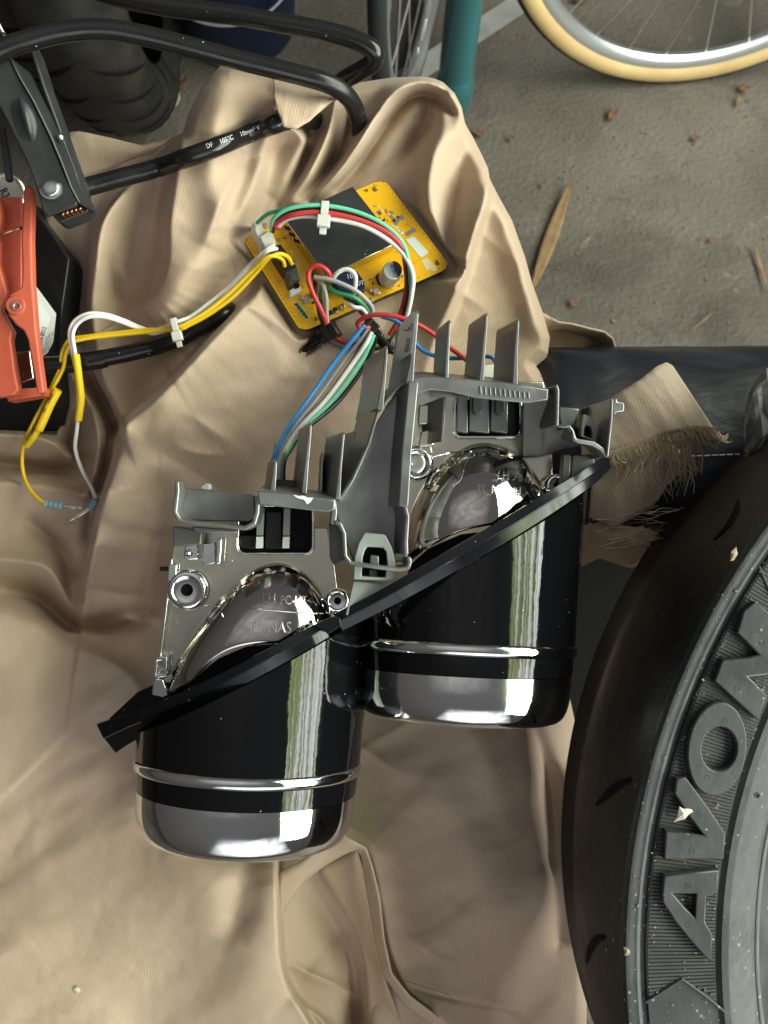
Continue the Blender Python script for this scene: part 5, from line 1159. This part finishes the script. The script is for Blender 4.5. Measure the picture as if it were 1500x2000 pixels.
for i in range(420):
    a = rs.uniform(a_top - .12, a_bot + .08); r_ = rs.uniform(.236, .2705) if rs.rand() < .8 else rs.uniform(.272, .275)
    h_ = 93.5 if r_ < .262 else (95.0 if r_ < .2705 else float(np.interp(r_ * 1000, [271.6, 273.0, 274.6, 275.2], [92, 86, 76, 62])))
    s_ = rs.uniform(.00008, .00028) * (2.2 if rs.rand() < .08 else 1); b_ = rs.uniform(0, 6.28)
    dm.box(pol(r_, a, h_ + s_ * 300), Vector((math.cos(b_), math.sin(b_), .2)) * s_, Vector((-math.sin(b_), math.cos(b_), .1)) * s_ * rs.uniform(.4, 1), Vector((0, 0, s_ * .6)))
do = build('dust_crumbs', dm, M_dust, tyre, smooth=0); do['kind'] = 'stuff'
# debris caught on the tyre
def flake(name, pts, h, m, label, cat, bump_=1.0):
    rs_ = np.random.RandomState(len(label)); c = Vector((sum(p[0] for p in pts) / len(pts), sum(p[1] for p in pts) / len(pts)))
    top = [P(x, y, h + rs_.uniform(-.4, .5)) for x, y in pts]; cen = P(c.x, c.y, h + bump_)
    mb = MB(); n_ = len(top); mb.add(top + [cen] + [p + Vector((0, 0, -.0005)) for p in top], [(i, (i + 1) % n_, n_) for i in range(n_)] + [(i, n_ + 1 + i, n_ + 1 + (i + 1) % n_, (i + 1) % n_) for i in range(n_)])
    return tag(build(name, mb, m, None, smooth=0), label, cat)
flake('paint_flake', [z2(p) for p in [(465, 155), (500, 175), (560, 165), (582, 195), (540, 225), (510, 262), (415, 285), (450, 235)]], 96.6, M_chip, 'white curled flake lying on the tyre lettering', 'flake')
flake('mud_crumb', [z2(p) for p in [(-10, 1350), (30, 1356), (48, 1390), (40, 1414), (0, 1420)]], 95.4, M_dust, 'beige crumb stuck on the outer rim of the tyre near the bottom', 'crumb')
flake('mud_crumb', [(1428, 1078), (1438, 1068), (1441, 1082), (1434, 1094), (1427, 1096)], 95.4, M_dust, 'beige crumb stuck on the outer rim of the tyre near the top', 'crumb')
# ================================================================== black seat behind the rag
seat = thing('motorcycle_seat', 'creased black leather seat end under the frayed rag', 'seat', P(1250, 820, -60))
g = []; rs = np.random.RandomState(21)
for i in range(46):
    t = i / 45; x = 985 + 760 * t; row = []
    k_ = min(1.0, t / .10) ** .5 if t < .10 else 1.0
    ry, rz = 54 * (.45 + .55 * k_), 44 * (.4 + .6 * k_)
    cyy = 876 - 6 * t + 10 * (1 - k_)
    for j in range(40):
        a = math.pi * (-.18 + 1.36 * j / 39); s_ = mm(1, -40)
        c = P(x, cyy, -48); n_ = .9 * math.sin(x * .021 + 3 * a) + .6 * math.sin(x * .05 - 5 * a)
        row.append(c + Vector((0, math.cos(a) * ry / 1000, math.copysign(abs(math.sin(a)) ** .85, math.sin(a)) * rz / 1000 + n_ / 1000 * .6)))
    g.append(row)
build('cushion', MB().patch(g), M_leather, seat, smooth=80)
sm = MB(); bvs = MB().patch(g).bvh()
for i in range(13):
    pts = [on(bvs, 1345 + i * 15, 891 - i * .6, .0001), on(bvs, 1353 + i * 15, 891 - i * .6, .0004), on(bvs, 1356 + i * 15, 890 - i * .6, .0001)]
    build('stitch', MB().tube(pts, .00035, 6), M_thread, seat)
build('shade_block', MB().prism([(1060, 930), (1560, 900), (1560, 1500), (1080, 1500)], [-72, -72, -110, -110], 50), M_inner, seat, bevel=.004)  # added black block standing in for the deep shade beside the tyre
# ------------------------------------------------------------------ clear film
cf = wavy_patch([(1456, 800), (1462, 770), (1472, 748), (1490, 726), (1520, 700)], [(1452, 908), (1470, 895), (1490, 878), (1510, 860), (1540, 850)], 9, 7, [30, 38, 42, 40, 34], [22, 28, 34, 32, 28], 6, 10, 31)
tag(build('clear_plastic_film', cf, M_clear, None, smooth=15, solid=0.0003), 'crumpled piece of clear plastic film at the right edge above the tyre', 'plastic film')

# ================================================================== bicycles behind
def wheel(name, label, centre, axis, rad, spokes, gum=True, group='bicycle wheels'):
    o = thing(name, label, 'bicycle', centre, None, world=True)
    ax = Vector(axis).normalized(); c = Vector(centre)
    tr = MB(); n = 110; ns = 14; x = ax.orthogonal().normalized(); y = ax.cross(x)
    rt = .017 if gum else .011
    def torus(r0, a0, a1, rr_, k=9, nn=110):
        vs = []; fs = []
        for i in range(nn):
            t = 2 * math.pi * i / nn; d_ = x * math.cos(t) + y * math.sin(t)
            for j in range(k):
                a = a0 + (a1 - a0) * j / (k - 1); vs.append(c + d_ * (r0 + rr_ * math.cos(a)) + ax * (rr_ * math.sin(a)))
        for i in range(nn):
            for j in range(k - 1):
                fs.append((i * k + j, i * k + j + 1, ((i + 1) % nn) * k + j + 1, ((i + 1) % nn) * k + j))
        return MB().add(vs, fs)
    rc_ = rad - rt
    ty = build('tyre', torus(rc_, -math.pi, math.pi, rt, 19), M_gum if gum else M_tread, o, world=True, smooth=80)
    build('tread', torus(rc_ + .0005, -.95, .95, rt * 1.04, 9), M_tread, ty, smooth=80)
    rm_ = MB(); prof = [(-.011, rc_ - .008), (-.0115, rc_ - .016), (-.009, rc_ - .026), (-.004, rc_ - .031), (.004, rc_ - .031), (.009, rc_ - .026), (.0115, rc_ - .016), (.011, rc_ - .008), (-.011, rc_ - .008)]
    ri_ = build('rim', MB().lathe(c, ax, prof, 120), M_rim, o, smooth=40)
    build('hub', MB().lathe(c, ax, [(-.045, 0), (-.045, .009), (-.032, .009), (-.030, .022), (-.027, .022), (-.025, .010), (.025, .010), (.027, .022), (.030, .022), (.032, .009), (.045, .009), (.045, 0)], 24), M_rim, o)
    for i in range(spokes):
        t = 2 * math.pi * i / spokes; s_ = 1 if i % 2 else -1; th = t + (.55 if (i // 2) % 2 else -.55)
        a = c + (x * math.cos(th) + y * math.sin(th)) * .020 + ax * s_ * .028; b_ = c + (x * math.cos(t) + y * math.sin(t)) * (rc_ - .030)
        build('spoke', MB().tube([a, b_], .0015, 6), M_spoke, o)
    return o
c0 = floor_pt(1322, 166); ax = Vector((.10, -1, .02)).normalized()
wheel('racing_bicycle', 'bicycle wheel with tan sidewall and silver rim standing on the floor, top right', c0 + Vector((0, .02, .338)), ax, .338, 28)
c1 = Vector((.062, 1.045, .332))
tf = wheel('teal_bicycle', 'teal bicycle with a silver rimmed wheel seen edge on behind the cloth', c1, Vector((.975, -.22, 0)), .332, 28, False, None)
# teal frame tube with a lug
A = floor_pt(884, 205, .05); B = A + Vector((.012, .0, .95))
build('frame_tube', MB().tube([A + (B - A) * (i / 12) for i in range(13)], [.026 - .0003 * i for i in range(13)], 28), M_teal, tf, smooth=80)
build('tube_lug', MB().tube([A + (B - A) * q for q in (.0, .02, .05, .06)], [.027, .029, .029, .0265], 28), M_teal, tf, smooth=60)

# ================================================================== dark corner: old tyres and a bucket
def old_tyre(base, yaw, r, wd, label):
    c = Vector(base) + Vector((0, 0, r)); o = thing('worn_tyre', label, 'tyre', base, 'worn motorcycle tyres in the dark corner', True)
    ax = Vector((math.cos(yaw), math.sin(yaw), .04)).normalized(); prof = []
    for i in range(25):
        a = -2.2 + 4.4 * i / 24; prof.append((wd * .5 * math.sin(a) * (1 if abs(a) < 1.6 else .93), r - .055 + .055 * math.cos(a)))
    mb = MB().lathe(c, ax, prof, 90); t_ = build('carcass', mb, M_tyred, o, smooth=60)
    x = ax.orthogonal().normalized(); y = ax.cross(x)
    for i in range(34):                                   # chevron tread grooves
        for s_ in (-1, 1):
            pts = []
            for k_ in range(6):
                q = k_ / 5; a = s_ * (.12 + 1.15 * q); th = 2 * math.pi * i / 34 + .16 * q + (.04 if s_ > 0 else 0)
                pts.append(c + ax * (wd * .5 * math.sin(a)) + (x * math.cos(th) + y * math.sin(th)) * (r - .055 + .055 * math.cos(a) - .0018))
            build('tread_groove', MB().tube(pts, [.002, .004, .0045, .004, .003, .0015], 6), M_inner, o)
    return o
old_tyre(floor_pt(262, 262) + Vector((0, .12, 0)), .12, .30, .13, 'worn black tyre with curved grooves standing nearer the cloth flap')
old_tyre(floor_pt(150, 205) + Vector((0, .14, 0)), -.05, .31, .15, 'worn black tyre with chevron tread standing farther left in the dark')
old_tyre(floor_pt(30, 150) + Vector((0, .16, 0)), .20, .30, .14, 'worn black tyre at the left edge behind the black clamp')
bk = floor_pt(470, 60)
bo = thing('bucket', 'dark blue plastic bucket standing behind the cables', 'bucket', bk, None, True)
build('tub', MB().lathe(bk, Vector((0, 0, 1)), [(0, 0), (0, .085), (.01, .092), (.20, .115), (.205, .122), (.215, .122), (.215, .112), (.02, .086), (.02, 0)], 48), M_bucket, bo, smooth=40)
build('rim_band', MB().lathe(bk, Vector((0, 0, 1)), [(.17, .1135), (.17, .118), (.18, .119), (.18, .1145)], 48), M_bucket, bo)
build('bail', MB().tube(spline([bk + Vector((.118 * math.cos(R(a)), -.06 - .05 * math.sin(R(a)), .19 - .09 * math.sin(R(a)))) for a in range(0, 181, 20)], 4), .0025, 8), M_rim, bo)

# ================================================================== litter on the floor
rs = np.random.RandomState(44)
def leaf(px, py, L_, W, ang, m, name, label, cat, curl_=.25):
    if name == 'dry_leaf': L_ *= .62; W *= .62
    c = floor_pt(px, py, .004); d_ = Vector((math.cos(R(ang)), math.sin(R(ang)), 0)); s_ = Vector((-d_.y, d_.x, 0)); g = []
    for i in range(9):
        t = i / 8; w_ = W * math.sin(math.pi * min(.97, max(.03, t))) ** .8; row = []
        for j in range(5):
            q = j / 4 * 2 - 1; row.append(c + d_ * (L_ * (t - .5)) + s_ * (w_ * q) + Vector((0, 0, .002 + curl_ * W * (q * q) + .15 * L_ * (t - .5) ** 2)))
        g.append(row)
    return tag(build(name, MB().patch(g), m, None, smooth=60, world=True, solid=.0006), label, cat)
leaf(1196, 226, .046, .012, 62, M_leaf, 'dry_leaf', 'reddish brown dry leaf lying alone on the concrete below the wheel', 'leaf')
leaf(1452, 175, .030, .012, 30, M_leaf, 'dry_leaf', 'brown dry leaf near the right edge just below the bicycle tyre', 'leaf')
leaf(1442, 200, .022, .004, 60, M_straw, 'straw_bit', 'short pale straw bit near the right edge below the wheel', 'straw')
leaf(934, 262, .040, .008, -30, M_leaf, 'dry_leaf', 'brown dry leaf beside the top right edge of the cloth', 'leaf')
leaf(998, 272, .018, .008, 20, M_leaf, 'dry_leaf', 'small dark leaf scrap on the floor right of the cloth', 'leaf')
leaf(1135, 2, .05, .014, 5, M_leaf, 'dry_leaf', 'orange brown leaf behind the wheel spokes at the top', 'leaf')
leaf(1232, 92, .032, .008, -15, M_leaf, 'dry_leaf', 'orange leaf against the silver rim inside the wheel', 'leaf')
leaf(1358, 272, .022, .009, 10, M_leaf, 'dry_leaf', 'faded brown leaf scrap in the middle of the open floor', 'leaf')
leaf(1390, 470, .018, .007, 30, M_leaf, 'dry_leaf', 'dark leaf scrap on the floor above the seat', 'leaf')
leaf(1120, 594, .022, .009, -50, M_leaf, 'dry_leaf', 'orange brown leaf on the floor just above the curled cloth edge', 'leaf')
leaf(1060, 362, .018, .006, 60, M_leaf, 'dry_leaf', 'tiny brown leaf above the long straw', 'leaf')
leaf(1076, 465, .215, .0105, 70, M_straw, 'dry_straw', 'long dry straw blade lying on the floor beside the cloth', 'straw', .1)
leaf(1485, 525, .085, .0028, 96, M_straw, 'dry_straw', 'thin pale straw standing out near the right edge of the floor', 'straw', .1)
leaf(1370, 630, .05, .0012, 40, M_straw, 'dry_straw', 'hair thin straw on the floor just above the seat', 'straw', .1)
leaf(185, 215, .040, .006, 60, M_chip, 'paper_scrap', 'small white paper scrap between the dark tyres', 'paper')
leaf(338, 200, .05, .012, 80, M_chip, 'paper_scrap', 'crumpled pale scrap beside the cloth lobe in the dark', 'paper')
leaf(352, 165, .05, .018, 60, M_leaf, 'dry_leaf', 'dark red leaf left of the cloth lobe', 'leaf')
gr = MB()
for i in range(260):
    px, py = rs.uniform(860, 1560), rs.uniform(-20, 690)
    if px < 950 + (py - 250) * .3: px += 150
    c = floor_pt(px, py, .0015); s_ = rs.uniform(.0004, .0016) * (1.7 if rs.rand() < .06 else 1)
    a = rs.uniform(0, 6.28); ex = Vector((math.cos(a), math.sin(a), 0)) * s_; ey = Vector((-math.sin(a), math.cos(a), 0)) * s_ * rs.uniform(.4, 1)
    gr.box(c, ex, ey, Vector((0, 0, s_ * .5)))
tag(build('floor_grit', gr, M_straw, None, world=True, smooth=0), 'scattered pale grit and crumbs on the concrete', 'grit', kind='stuff')
flake('lint_crumb', [z for z in [(143, 1932), (150, 1928), (158, 1934), (152, 1941), (145, 1940)]], cloth_h(150, 1935) + .6, M_chip, 'pale lint crumb on the lower left of the cloth', 'crumb', .5)
sc.cycles.use_denoising = True
sc.cycles.max_bounces = 8; sc.cycles.caustics_reflective = False; sc.cycles.caustics_refractive = False
